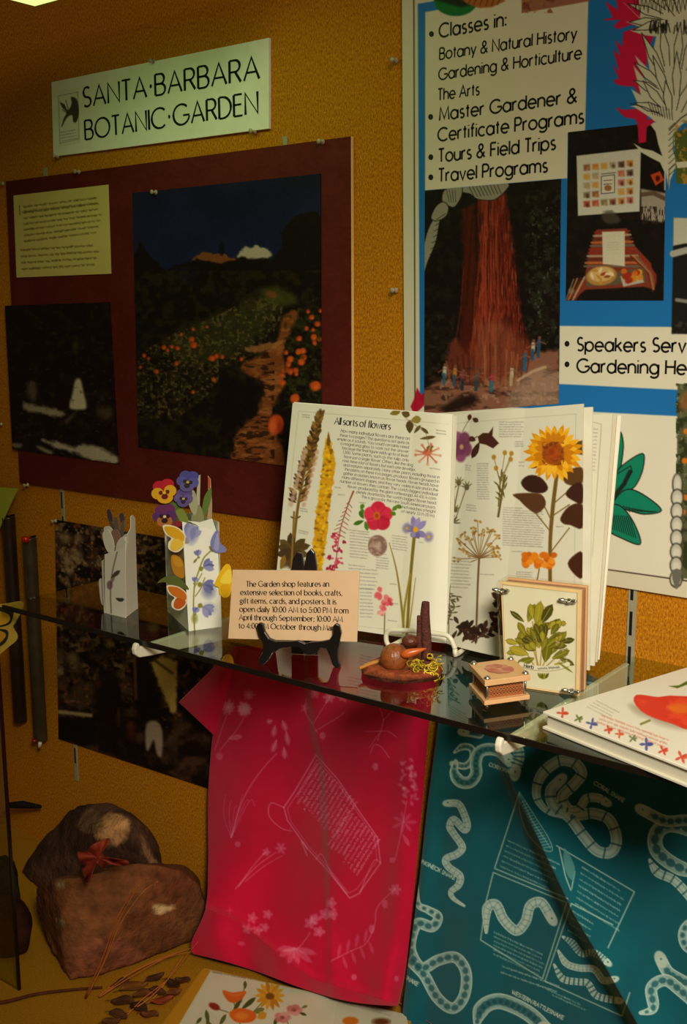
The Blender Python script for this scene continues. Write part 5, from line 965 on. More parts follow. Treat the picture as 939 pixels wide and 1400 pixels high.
for k in range(nl):
    z0 = zl1 + hs * k; kk = .78 - .03 * (k % 2)
    if k % 2 == 0: MB().hexa(lev(z0, kk), lev(z0 + hs, kk), ['9a5c34', '8a4e2c'][k // 2 % 2]).build('cardboard', PAPER, t)
    else:
        m = MB(); q = lev(z0, .785)
        for i in range(4):
            A_, B_ = q[i], q[(i + 1) % 4]
            nn = 22; pts = [A_ + (B_ - A_) * j / nn + np.array([0, 0, hs * (.12 + .76 * (j % 2))]) for j in range(nn + 1)]; nv = nrm(np.cross(B_ - A_, up)); m.ribbon(pts, .0012, nv, 'a86a3e')
        m.hexa(lev(z0, .74), lev(z0 + hs, .74), '4a2412'); m.build('corrugated_layer', PAPER, t)
for p in base:
    q = cc + (p - cc) * .84; m = MB(); m.tube([[*q[:2], SH + .002], [*q[:2], zt1 + .001]], .0016, 'b8b8b0', 8); m.lathe([*q[:2], zt1], up, [(.004, 0), (.0042, .0015), (.002, .004), (.0005, .0045)], 'd0d0c8', 10); blt = m.build('bolt', METAL, t, True)
    m = MB().lathe([*q[:2], SH], up, [(.004, 0), (.0052, .003), (.0052, .007), (.003, zl0 - SH)], 'd8dcd8', 10); m.build('foot_cap', CLEAR, blt, True)
# ================================================================ LARGE FLOWER PRESS IN PLASTIC
q0, q1, q2 = zp(690, 937, SH), zp(792, 952, SH), zp(808, 945, SH)
FPn = leaned(q0, q1 - q0, 3); t = thing('flower_press', 'large flower press with a leafy herb print, shrink wrapped in plastic', 'flower press', (q0 + q1) / 2)
dep = .036
fu = [FPn.uv(FPn.px(*c)) for c in ((684, 795), (795, 807), (792, 952), (690, 937))]
def slab(d0, d1, ins=0.):
    c = np.mean(fu, 0); F = [FPn.at(*(f + (c - f) * ins), -d0) for f in fu]; B = [FPn.at(*(f + (c - f) * ins), -d1) for f in fu]; return F, B
for P in []: pass
def addslab(name, d0, d1, col, ins=0., mat=PINE):
    F, B = slab(d0, d1, ins); m = MB(); m.hexa(B, F, col); o = m.build(name, mat, t, bevel=.0008); return o
fbd = addslab('front_board', 0, .007, 'e6c690'); addslab('back_board', dep - .006, dep, 'dcae80')
for k in range(5): addslab('cardboard', .0072 + k * .0045, .0113 + k * .0045, ['b88a6c', 'a8785a'][k % 2], .03, PAPER)
def p_herb(p):
    p.noise('cfcaa6', 25, .4, .7, .5, 110); p.stroke([(686, 799), (789, 810), (786.5, 946)], 1.4, 'a88a50', .9, .6); p.stroke([(686, 799), (690, 906)], 1.4, 'a88a50', .9, .6); p.stroke([(719, 941), (787, 948)], 1.2, 'a88a50', .8, .6)
    rg = random.Random(21); cs = ['666210', '7c7616', '545010', '928a20', '706c18', '444210', 'a0942a']
    for (x0, y0, x1, y1) in [(735, 915, 728, 850), (738, 915, 745, 830), (740, 915, 760, 870), (733, 915, 712, 880), (742, 915, 770, 890), (736, 910, 720, 860)]: p.stroke([(x0, y0), (x1, y1)], 1.6, '9a7a34', .9)
    for (x, y, L, wd, a) in [(722, 850, 26, 11, -70), (733, 855, 34, 13, -80), (740, 852, 30, 12, -60), (728, 845, 20, 9, -100), (716, 850, 24, 6, -142), (745, 862, 26, 7, -38), (765, 852, 9, 6, 5), (716, 880, 26, 11, -60), (712, 886, 26, 12, -85), (708, 880, 18, 7, 195), (710, 890, 18, 7, 170), (722, 895, 28, 12, 200), (730, 900, 26, 10, 160), (742, 890, 30, 12, -45), (752, 895, 32, 12, -60), (755, 900, 26, 10, -25), (760, 880, 22, 8, -50), (738, 880, 28, 13, -95), (728, 890, 26, 12, -110), (745, 905, 26, 13, -80), (765, 900, 22, 7, 25), (748, 878, 26, 10, -30), (732, 870, 24, 11, -70), (738, 866, 20, 10, -50), (718, 868, 20, 8, -120), (758, 908, 20, 7, 10)]:
        c = rg.choice(cs); p.petal(x, y, L, wd + 1.6, a, '3e3a10', .8); p.petal(x, y, L, wd, a, c, .97); r = math.radians(a); p.stroke([(x, y), (x + L * .8 * math.cos(r), y + L * .8 * math.sin(r))], .8, 'b8ac4a', .7, .5)
    for k in range(34):
        a_ = rg.uniform(-160, -20); rr = rg.uniform(5, 34); x = 738 + rr * 1.0 * math.cos(math.radians(a_)); y = 892 + rr * 1.1 * math.sin(math.radians(a_)); L = rg.uniform(12, 22); aa = a_ + rg.uniform(-25, 25); wd = rg.uniform(5, 9); p.petal(x, y, L, wd + 1.4, aa, '33300c', .8); p.petal(x, y, L, wd, aa, rg.choice(cs), .97); p.stroke([(x, y), (x + L * .8 * math.cos(math.radians(aa)), y + L * .8 * math.sin(math.radians(aa)))], .7, 'b0a44a', .6, .5)
    for k in range(14): p.ell(765 + rg.uniform(-5, 15), 885 + rg.uniform(-14, 22), 1.5, 1.5, rg.choice(['7a7028', 'b09a78']), .8)
    p.stroke([(712, 908), (725, 912), (745, 914), (765, 912), (776, 908)], 6.5, 'd6d2b8', 1, .8, 3); p.stroke([(712, 911.5), (725, 915.5), (745, 917.5), (765, 915.5), (776, 911.5)], .9, '8a8060', .8, .5, 3); ptext(p, 'Herb', (716, 912), (729, 914.5), 4.5, .9, '3a3828'); p.greek(735, 914.5, 768, 912, 1, 0, 0, 2, '4a4634', .7)
    for k in range(6): p.petal(735 + k * 3, 920, 9, 3.5, 60 + k * 12, rg.choice(cs), .9)
    p.petal(762, 905, 26, 3, 35, '7a7a20')
sheet('herb_print', fbd, FPn, [(686.5, 798.5), (790.5, 810.5), (788, 948.5), (691.5, 934)], .62, 'd3ceb0', p_herb, GLOSSY, d=.0006, th=.0004)
for (x, y) in [(687, 808), (778, 822), (782, 945)]:
    m = MB(); c = FPn.px(x, y, .001); m.lathe(c, FPn.n, [(.004, 0), (.004, .003), (.0018, .004), (.0018, .008)], 'b8b8b0', 10)
    for s in (-1, 1): m.tube([c + FPn.n * .003, c + FPn.n * .006 + FPn.e * s * .007 + FPn.u * .002, c + FPn.n * .009 + FPn.e * s * .011 + FPn.u * .003], [.0022, .003, .0014], 'c8c8c0', 7)
    m.build('wing_nut', METAL, fbd, True)
c = np.mean(fu, 0); W_ = [FPn.at(*(f + (f - c) * .03), .013) for f in fu]; X_ = [FPn.at(*(f + (f - c) * .035), -dep - .003) for f in fu]
for q in (W_, X_):
    for k in (2, 3): q[k][2] = max(q[k][2], SH + .0008)
m = MB(); m.add(np.vstack([W_, X_]), [(4, 7, 6, 5), (0, 4, 5, 1), (1, 5, 6, 2), (3, 7, 4, 0)], hexc('ffffff'))
m.build('plastic_wrap', WRAP, t)
# ================================================================ BIG BOOK LYING AT RIGHT
hb = .022; B0, B1, B2 = zp(742, 972, SH + hb), zp(939, 912, SH + hb), zp(939, 1049, SH + hb)
ex, ey = nrm(B2 - B0), nrm(B1 - B0); ey = nrm(ey - ex * (ey @ ex) * .9)
t = thing('poppy_book', 'big white hardback with a red poppy on its cover, lying on the shelf', 'book', [*(B0 + ex * .12 + ey * .12)[:2], SH])
LX, LY = .24, .285
def corners(z, ins=0.): return [np.array([*(B0 + ex * (ins if a == 0 else LX - ins) + ey * (ins if b == 0 else LY - ins))[:2], z]) for a, b in ((0, 0), (1, 0), (1, 1), (0, 1))]
MB().hexa(corners(SH + .0006), corners(SH + .0036), 'dcd6c2').build('back_cover', PLASTIC, t, bevel=.0006)
MB().hexa(corners(SH + .0037, .004), corners(SH + hb - .0036, .004), 'cfc9b4').build('page_block', PAPER, t)
MB().hexa(corners(SH + hb - .0035), corners(SH + hb - .0004), 'ece6d2').build('front_cover', PLASTIC, t, bevel=.0006)
KP = Plane(B0, ex, ey)
def p_pop(p):
    p.poly([(864, 962), (868, 975), (885, 982), (905, 992), (939, 998), (939, 985)], '8a7a66', .5, 4, 3)
    p.poly([(866, 958), (870, 950), (885, 951), (900, 953), (915, 951), (940, 952), (975, 950), (1000, 965), (985, 990), (950, 1000), (920, 990), (895, 982), (876, 972)], 'd8321c', 1, .9, 2, 0); p.noise('f0502c', 10, .5, .66, .6, 120, (864, 948, 990, 1000), 2, .7, within=[(870, 956), (885, 953), (940, 954), (985, 975), (950, 995), (895, 980), (876, 970)])
    p.poly([(912, 966), (930, 962), (950, 965), (945, 974), (925, 976)], 'e8781c', .8, 3, 3); p.stroke([(876, 990), (888, 985)], 3, '7a7a2c', .9)
    p.poly([(914, 938), (928, 937), (939, 931), (960, 925), (960, 930), (939, 936), (926, 941)], '4c6a1c', 1, .8, 0); p.poly([(945, 920), (985, 905), (990, 912), (950, 926)], '4c6a1c', 1, .8)
    p.greek(815, 958, 848, 975, 4, -13, 8, 1, '8a8474', .6, 3, .2)
    ry = 'd07a68'; p.greek(822, 978, 916, 1013, 3, -6, 9, 2.0, ry, .7, 4)
    for (x, y, rx, r2, c) in [(772, 975, 8, 3, 'c83a20'), (793, 982.5, 6, 2.6, '5a6a2a'), (812, 989.5, 8, 3, '3e4690'), (834, 997.5, 6, 3, 'c83a20'), (849, 1003.5, 6, 2.6, 'd0512c'), (867, 1009.5, 6, 2.4, '5a7040'), (887, 1017.5, 9, 3.6, '3a4490'), (909, 1026, 7, 3, 'd03424'), (935, 1035, 9, 3.6, 'd0442c')]:
        for k in range(4): p.petal(x - rx * .4, y, rx * 1.1, r2 * 1.1, k * 90 + x * 7, c, .85)
        p.ell(x, y, rx * .6, r2 * .8, c, .8)
sheet('cover_print', t, KP, [proj(KP.at(.002, LY - .002)), proj(KP.at(LX - .002, LY - .002)), proj(KP.at(LX - .002, .002)), proj(KP.at(.002, .002))], .9, 'e4e0d2', p_pop, GLOSSY, th=.0003)
# ================================================================ BANDANAS
def curve(P, n):
    C = catmull(P, 10); L = np.r_[0, np.cumsum(np.hypot(*np.diff(C, axis=0).T))]; s = np.linspace(0, L[-1], n)
    return np.column_stack([np.interp(s, L, C[:, 0]), np.interp(s, L, C[:, 1])])
def cloth(name, left, right, step, depth, paint, parent=None, base='c60a39', bow=0):
    H = max(np.hypot(*np.diff(np.array(c, float), axis=0).T).sum() for c in (left, right)); ny = int(H / step); Lc = curve(left, ny); Rc = curve(right, ny)
    nx = int(np.max(np.hypot(*(Rc - Lc).T)) / step); a = np.linspace(0, 1, nx)
    PX = Lc[:, None] * (1 - a)[None, :, None] + Rc[:, None] * a[None, :, None]
    tt = np.linspace(0, 1, ny)[:, None] * np.ones((1, nx)); ss = np.ones((ny, 1)) * a[None]
    if bow: PX[..., 1] += bow(ss, tt)
    X, Y = PX[..., 0].ravel(), PX[..., 1].ravel(); D = depth(X, Y, ss.ravel(), tt.ravel())
    R = RX[None] * ((X - 469.5) / FPX)[:, None] + RD[None] * ((Y - 700) / FPX)[:, None] + RF[None]
    k = (-D - CAMY) / R[:, 1]; kz = (.004 - CAMZ) / R[:, 2]; kz = np.where(kz > 0, kz, 1e9)
    P = CAM + R * np.minimum(k, kz)[:, None]                     # never below the case floor
    p = Paint(X, Y, base); paint(p)
    return gridmesh(name, P.reshape(ny, nx, 3), p.c, CLOTH, parent)
def sm(x, a, b): t = np.clip((x - a) / (b - a), 0, 1); return t * t * (3 - 2 * t)
def ldist(X, Y, a, b):                    # signed distance to a line in the photograph, positive to the right of a -> b going down
    d = nrm(np.array(b, float) - a); return -((X - a[0]) * d[1] * -1 + (Y - a[1]) * d[0])
def red_depth(X, Y, s, t):
    D = .022 + .0 * X
    D = D + .011 * np.sin(s * 9 + .8) * (1 - .3 * t) + .010 * np.exp(-((s - .93) / .06) ** 2)
    c = np.interp(Y, [920, 1000, 1045, 1200, 1400], [424, 432, 445, 452, 456]); D = D + .011 * (1 - .6 * t) * np.where(X > c, np.exp(-(X - c) ** 2 / 1600), np.exp(-(X - c) ** 2 / 40))
    D = D + .075 * sm(t, .62, 1.0) * (1 - s) ** .8 + .02 * sm(t, .8, 1)
    f = np.interp(X, [280, 330, 380, 430, 545], [1240, 1262, 1303, 1338, 1372]); e = Y - f
    D = D + .018 * np.where(e > 0, np.exp(-e / 40), np.exp(-(e / 6) ** 2) * .4) * sm(t, .6, .85) * sm(X, 250, 300)
    D = D + .008 * np.sin(X / 23 + Y / 60) * sm(t, .1, .9) + .004 * np.sin(X / 11 - Y / 40) * sm(t, .75, 1)
    return D
PK = 'f0a0b4'
def p_red(p):
    rg = random.Random(31)
    S_ = lambda P, w=1.1, a=.55, smth=4: p.stroke(P, w, PK, a, .7, smth)
    def petals(x, y, r, n, wd, a=.5, a0=0):
        for k in range(n): p.petal(x, y, r * rg.uniform(.8, 1.1), wd, a0 + 360 / n * k, PK, a, 1)
    # thistle like pair at the upper left
    petals(312, 967, 12, 9, 5); petals(334, 969, 11, 9, 5); p.ell(334, 970, 9, 10, PK, .45, 0, 2); petals(340, 950, 9, 8, 4, .4)
    S_([(310, 978), (302, 1000), (294, 1025)]); S_([(333, 982), (322, 1000), (300, 1026)]); p.petal(312, 1010, 20, 8, -10, PK, .45); p.ell(300, 1034, 5, 5, PK, .4, 0, 1.5)
    # tulip like cluster
    for (x, y, a, L) in [(376, 992, 100, 16), (386, 985, 70, 16), (391, 1000, 80, 20), (378, 1012, 110, 18), (388, 1022, 85, 16), (372, 985, 160, 8)]: p.petal(x, y, L, 8, a, PK, .45, 1.2); S_([(x, y), (x + L * .7 * math.cos(math.radians(a)), y + L * .7 * math.sin(math.radians(a)))], .8, .6, 0)
    S_([(378, 1030), (352, 1060), (330, 1098), (317, 1142)], 1.3)
    for k in range(6): S_([(316, 1145), (306 + k * 7, 1115 - k * 4), (308 + k * 8, 1086 + (k % 3) * 8)], .9, .45)
    p.ell(325, 1154, 4, 4, PK, .4)
    # branch top centre
    S_([(434, 1002), (424, 985), (416, 970), (419, 955)]); S_([(430, 1000), (450, 988), (466, 978), (470, 974)]); S_([(428, 990), (440, 970), (450, 955)])
    petals(450, 953, 9, 6, 5); petals(468, 952, 9, 6, 5); petals(430, 948, 8, 6, 5, .4); p.ell(441, 1006, 4, 5, PK, .45); petals(417, 968, 8, 5, 4, .35)
    # tree like sprig upper right
    S_([(516, 1012), (524, 985), (518, 965)]); S_([(524, 985), (540, 968)]); S_([(500, 1000), (515, 1000), (530, 1000), (542, 1008)]); S_([(506, 1030), (512, 1018), (522, 1022), (532, 1036)]); p.ell(513, 1048, 4, 5, PK, .45); S_([(518, 1003), (505, 1022)], .8)
    # flower spike right edge
    for k in range(34): p.petal(558 + rg.uniform(-11, 11), 1040 + rg.uniform(0, 55) , 8, 4.5, rg.uniform(0, 360), PK, .4, 1)
    S_([(556, 1095), (548, 1140), (540, 1175)]); petals(552, 1124, 18, 7, 5, .3); p.petal(550, 1140, 20, 6, 60, PK, .35); p.ell(536, 1176, 4, 4, PK, .4)
    # parchment with lines of small print
    fr = [(432, 1032), (404, 1080), (388, 1104), (393, 1122), (420, 1160), (448, 1190), (478, 1228), (490, 1222), (520, 1180), (516, 1145), (490, 1108), (462, 1066), (432, 1032)]
    S_(fr, 1.6, .6, 0); S_([(x + (455 - x) * .07, y + (1130 - y) * .07) for x, y in fr], 1, .5, 0)
    S_([(388, 1104), (370, 1098), (368, 1116), (384, 1132), (398, 1136)], 1.5, .5); S_([(420, 1160), (412, 1150), (420, 1170)], 2, .5); S_([(520, 1180), (512, 1176), (500, 1200), (492, 1222)], 1.4, .5); S_([(432, 1175), (440, 1168), (452, 1192), (474, 1222)], 1.6, .5)
    ax = np.array([-.53, .85]); bx = np.array([.72, .70])
    for q, (ox, oy, n, L) in enumerate([(434, 1044, 13, 62), (478, 1108, 10, 62)]):
        for k in range(n):
            s0 = np.array([ox, oy]) + bx * k * 6.2; e0 = s0 + ax * L * (.92 + .08 * rg.random()); p.greek(*s0, *e0, 1, c=PK, a=.62, h=2.2, seed=k + q * 50)
    # lower flowers
    S_([(322, 1215), (350, 1185), (378, 1165)]); S_([(326, 1212), (345, 1185), (362, 1166)]); petals(384, 1160, 9, 6, 4, .4); petals(364, 1165, 7, 5, 4, .4); S_([(335, 1205), (360, 1185), (385, 1170)], .8)
    for (x, y) in [(345, 1255), (366, 1250), (352, 1272), (338, 1270), (362, 1268)]: petals(x, y, 8, 5, 5, .4)
    petals(314, 1245, 6, 4, 2, .25)
    for (x, y) in [(452, 1235), (444, 1250), (430, 1256), (436, 1274), (424, 1262), (455, 1250)]: petals(x, y, 9, 5, 6, .42)
    S_([(424, 1275), (408, 1296), (392, 1300)]); 
    for a in (150, 175, 110, 75, 40, 15): p.petal(402, 1296, 32 if a < 60 else 24, 9, a, PK, .38, 1.2)
    S_([(452, 1314), (480, 1300), (500, 1290), (512, 1265), (516, 1240), (540, 1215)], 1.2); petals(540, 1216, 9, 6, 5, .4); p.ell(526, 1236, 4, 6, PK, .4); p.ell(508, 1270, 4, 6, PK, .4)
    for k in range(8): p.petal(462 + k * 6, 1310 - k * 3.4, 20, 5, 70 if k % 2 else -80, PK, .3, 1)
    p.ell(484, 1336, 4, 4, PK, .45); p.ell(542, 1338, 3, 4, PK, .4); p.ell(330, 1290, 5, 3, PK, .3)
o1 = cloth('red_bandana', [(318, 884), (304, 925), (291, 1000), (284, 1090), (284, 1180), (281, 1240), (262, 1287), (263, 1304)], [(606, 874), (597, 930), (587, 985), (579, 1080), (571, 1160), (561, 1270), (552, 1340), (544, 1376)], 1.15, red_depth, p_red, bow=lambda s, t: (8 * np.sin(s * PI) - 5 * np.sin(2 * PI * s)) * sm(t, .8, 1))
# the turned down top left corner is the same cloth
def flap_depth(X, Y, s, t): return .045 + .02 * s
o2 = cloth('flap', [(320, 884), (282, 922), (244, 960)], [(326, 884), (318, 925), (293, 1006)], 1.5, lambda X, Y, s, t: .030 + .018 * np.sin(s * PI) , lambda p: None)
bpy_v = None
def join(a, b, name):
    na = len(a.data.vertices); va = np.empty(na * 3); a.data.vertices.foreach_get('co', va); nb = len(b.data.vertices); vb = np.empty(nb * 3); b.data.vertices.foreach_get('co', vb)
    ca = np.empty(na * 4, np.float32); a.data.color_attributes['Col'].data.foreach_get('color', ca); cb = np.empty(nb * 4, np.float32); b.data.color_attributes['Col'].data.foreach_get('color', cb)
    fs = [tuple(p.vertices) for p in a.data.polygons] + [tuple(v + na for v in p.vertices) for p in b.data.polygons]
    me = bpy.data.meshes.new(name); me.from_pydata(np.r_[va, vb].reshape(-1, 3).tolist(), [], fs); at = me.color_attributes.new('Col', 'FLOAT_COLOR', 'POINT'); at.data.foreach_set('color', np.r_[ca, cb])
    me.materials.append(CLOTH); me.polygons.foreach_set('use_smooth', np.ones(len(fs), bool)); a.data = me; bpy.data.objects.remove(b)
join(o1, o2, 'red_bandana')
def thick(o, th):
    m = o.modifiers.new('thickness', 'SOLIDIFY'); m.thickness = th; m.offset = -1
thick(o1, .0012); settle(o1, (-1.1, -.02, .30)); tag(o1, 'crimson red bandana printed with pale wildflowers, hanging below the shelf', 'bandana')
def teal_depth(X, Y, s, t):
    D = .022 + .006 * np.sin(X / 60 + .5) * (1 - t * .3)
    lx = np.interp(Y, [930, 1050, 1100, 1250, 1330, 1400, 1460], [664, 693, 715, 785, 833, 872, 900]); e = X - lx
    D = D + .062 * sm(Y, 960, 1200) * np.where(e > 0, np.exp(-e / 75.), np.exp(-(e / 8.) ** 2))
    D = D + .012 * np.exp(-((X - 640) / 40) ** 2) * sm(Y, 930, 1000) + .018 * np.exp(-((X - (600 - (Y - 1000) * .11)) / 16) ** 2)
    D = D + .025 * sm(e, 40, 250) * sm(Y, 1000, 1300) + .004 * np.sin(X / 17 + Y / 29)
    return D
LT = 'c4d8cc'
def p_teal(p):
    bg = '0b6468'; dk = '0a4c58'
    Z = lambda x, y: (540 + x * .4249, 960 + y * .4249); Q = lambda x, y: (600 + x * .1917, 960 + y * .1917)
    def snake(P, w, n=26, style=0, seed=0):
        C = catmull(P, 8); L = np.r_[0, np.cumsum(np.hypot(*np.diff(C, axis=0).T))]; tl = L / L[-1]
        W = w * np.minimum(1, np.minimum(.25 + tl * 4, 1.0)) if style < 5 else w * np.ones(len(tl))
        p.stroke(C, W + 1.4, 'd2e2d6', .95, .6); p.stroke(C, np.maximum(W - 1.2, .8), '86b0ac', .95, .7); p.stroke(C, np.maximum(W * .45, .6), LT, .75, 1.2)
        rg = random.Random(seed); k = 0
        for q in np.linspace(.06, .95, n):
            x = np.interp(q, tl, C[:, 0]); y = np.interp(q, tl, C[:, 1]); i = min(len(C) - 2, int(np.searchsorted(tl, q))); d = nrm(C[i + 1] - C[max(0, i - 1)]); nn = np.array([-d[1], d[0]]); ww = np.interp(q, tl, W) * .5
            if style == 0: p.stroke([(x - nn[0] * ww, y - nn[1] * ww), (x + nn[0] * ww, y + nn[1] * ww)], 2.2, dk, .8, .7)
            elif style == 1: p.ell(x, y, ww * .75, ww * .55, dk, .75, math.degrees(math.atan2(d[1], d[0])), 1)
            elif style == 2: p.stroke([(x - nn[0] * ww * .9, y - nn[1] * ww * .9), (x + nn[0] * ww * .9, y + nn[1] * ww * .9)], .7, dk, .5, .5)
            k += 1
        hx, hy = C[-1]; d = nrm(C[-1] - C[-5]); p.ell(hx + d[0] * w * .3, hy + d[1] * w * .3, w * .85, w * .55, 'b4cabe', .95, math.degrees(math.atan2(d[1], d[0])), .8); p.ell(hx + d[0] * w * .3, hy + d[1] * w * .3 - 1, 1.1, 1.1, dk, .9)
    snake([Q(110, 358), Q(170, 318), Q(232, 332), Q(240, 400), Q(190, 455), Q(120, 445)][::1], 8, 12, 1, 1)
    snake([Q(120, 420), Q(108, 500), Q(150, 565), Q(220, 570), Q(265, 510), Q(262, 430), Q(285, 360), Q(350, 335), Q(430, 350), Q(480, 395)], 15, 17, 1, 2)
    snake([Q(500, 300), Q(555, 325), Q(570, 390), Q(550, 450), Q(545, 480)], 14, 8, 0, 3); snake([Q(310, 235), Q(240, 220), Q(190, 215)], 10, 6, 1, 4)
    snake([Z(222, 655), Z(188, 632), Z(180, 610), Z(204, 588), Z(208, 558), Z(172, 530), Z(164, 505), Z(200, 488), Z(216, 465), Z(190, 425), Z(176, 400), Z(190, 378), Z(222, 410), Z(232, 395), Z(222, 360), Z(204, 328), Z(175, 325)], 8.5, 30, 2, 5)
    snake([Z(524, 258), Z(500, 288), Z(512, 335), Z(562, 372), Z(606, 430), Z(650, 478), Z(695, 482), Z(712, 440), Z(690, 380), Z(640, 358), Z(585, 362), Z(548, 335), Z(540, 300), Z(575, 265), Z(600, 228), Z(575, 195), Z(525, 190), Z(470, 235), Z(455, 300), Z(490, 350), Z(555, 372)][::-1], 13.5, 20, 0, 6)
    snake([Z(545, 345), Z(590, 345), Z(615, 310), Z(650, 308), Z(672, 318)], 10.5, 4, 0, 7)
    snake([Z(819, 508), Z(845, 548), Z(900, 575), Z(960, 640)], 11, 7, 0, 8); snake([Z(1000, 560), Z(910, 530), Z(845, 480), Z(840, 425), Z(880, 395), Z(950, 410), Z(1010, 450)], 19, 13, 1, 9); snake([Z(1000, 395), Z(940, 380), Z(870, 382), Z(805, 352)], 14, 8, 1, 10)
    snake([Z(1010, 700), Z(950, 710), Z(925, 745), Z(940, 790), Z(1000, 810)], 11, 9, 1, 11)
    snake([Z(70, 590), Z(74, 650), Z(105, 668), Z(138, 690), Z(120, 722), Z(75, 712), Z(55, 745), Z(50, 800), Z(85, 855), Z(140, 830), Z(195, 822), Z(228, 870), Z(222, 945), Z(185, 985), Z(135, 950), Z(95, 880), Z(50, 830), Z(20, 770)], 14, 34, 1, 12)
    snake([Z(293, 740), Z(296, 665), Z(325, 652), Z(350, 700), Z(390, 735), Z(420, 705), Z(435, 655), Z(470, 645), Z(500, 690)], 12.5, 22, 2, 13)
    for k, pts in enumerate([[(540, 755), (570, 775), (600, 808), (640, 806), (680, 835)], [(525, 800), (550, 840), (590, 855), (640, 860), (670, 895), (700, 893)], [(512, 845), (540, 890), (590, 900), (620, 905), (650, 945), (715, 960)]]): snake([Z(*q) for q in pts], 8, 16, 0 if k != 1 else 2, 14 + k)
    snake([Z(260, 1045), Z(280, 985), Z(330, 962), Z(390, 980), Z(440, 1010), Z(480, 1050)], 20, 14, 1, 17)
    snake([Z(1000, 940), Z(930, 900), Z(880, 870), Z(860, 838)], 15, 8, 1, 18); snake([Z(790, 1000), Z(830, 985), Z(825, 920), Z(870, 895), Z(920, 930), Z(1000, 1000)], 15, 12, 1, 19)
    l = 'a9c4b6'
    for P in ([(400, 290), (320, 535), (555, 632)], [(568, 600), (578, 545)], [(520, 462), (770, 610), (685, 790)], [(316, 548), (552, 645), (474, 890), (275, 765), (293, 640), (316, 548)], [(700, 716), (567, 648), (482, 898), (730, 1010), (755, 935)], [(528, 470), (548, 560), (565, 605)]): p.stroke([Z(*q) for q in P], 1.6, l, .9, .6)
    C = catmull([Z(402, 292), Z(400, 345), Z(425, 420), Z(470, 470), Z(505, 478), Z(495, 440), Z(455, 375), Z(402, 292)], 5); p.stroke(C, 1.1, l, .8, .6)
    for k in range(17): a, b = Z(404 + k * 4.6, 325 + k * 9), Z(418 + k * 5.2, 318 + k * 9.2); p.stroke([a, b], 1, l, .75, .5)
    p.stroke([Z(402, 300), Z(440, 380), Z(500, 470)], 1, l, .7); p.petal(*Z(545, 470), 48, 14, 75, '5a9490', .8); 
    for (a, b, c, d, n, dx, h, s) in [(362, 445, 535, 525, 6, -24, 82, 1), (600, 530, 745, 620, 7, -20, 118, 2), (318, 740, 480, 815, 6, -2, 70, 3), (570, 672, 640, 715, 4, -14, 62, 4)]:
        a, b = Z(a, b); c, d = Z(c, d); p.greek(a, b, c, d, n, dx * .4249, h * .4249, 1.5, l, .75, s, .15)
    ptext(p, 'CORN SNAKE', (668, 1047), (701, 1059), 4.6, 1.0, 'c2d6c8'); ptext(p, 'CORAL SNAKE', (811, 1072), (852, 1097), 5, 1.1, 'c2d6c8'); ptext(p, 'RINGNECK SNAKE', (572, 1178), (621, 1203), 4.8, 1.0, 'c2d6c8'); ptext(p, 'WESTERN RATTLESNAKE', (699, 1358), (769, 1394), 5, 1.1, 'c2d6c8'); ptext(p, 'SNAKE', (553, 1338), (570, 1348), 5, 1.1, 'c2d6c8')
    a, b = Z(345, 850), Z(530, 915); p.greek(*a, *b, 2, -2, 8, 1.6, 'c2d6c8', .8, 7, .05); a, b = Z(490, 925), Z(600, 975); p.greek(*a, *b, 2, 6, 7, 1.4, 'c2d6c8', .7, 8, .05)
o = cloth('teal_bandana', [(616, 868), (605, 930), (597, 1000), (583, 1110), (573, 1200), (560, 1300), (549, 1390), (546, 1440)], [(1000, 1040), (1004, 1100), (1006, 1180), (1008, 1280), (1010, 1400), (1010, 1500)], 1.15, teal_depth, p_teal, base='0a5a66', bow=lambda s, t: -30 * np.sin(s * PI) * (1 - t) ** 2)
thick(o, .0012); settle(o, (-.75, -.02, .30)); tag(o, 'teal green bandana printed with pale snakes, hanging right of the red one', 'bandana')
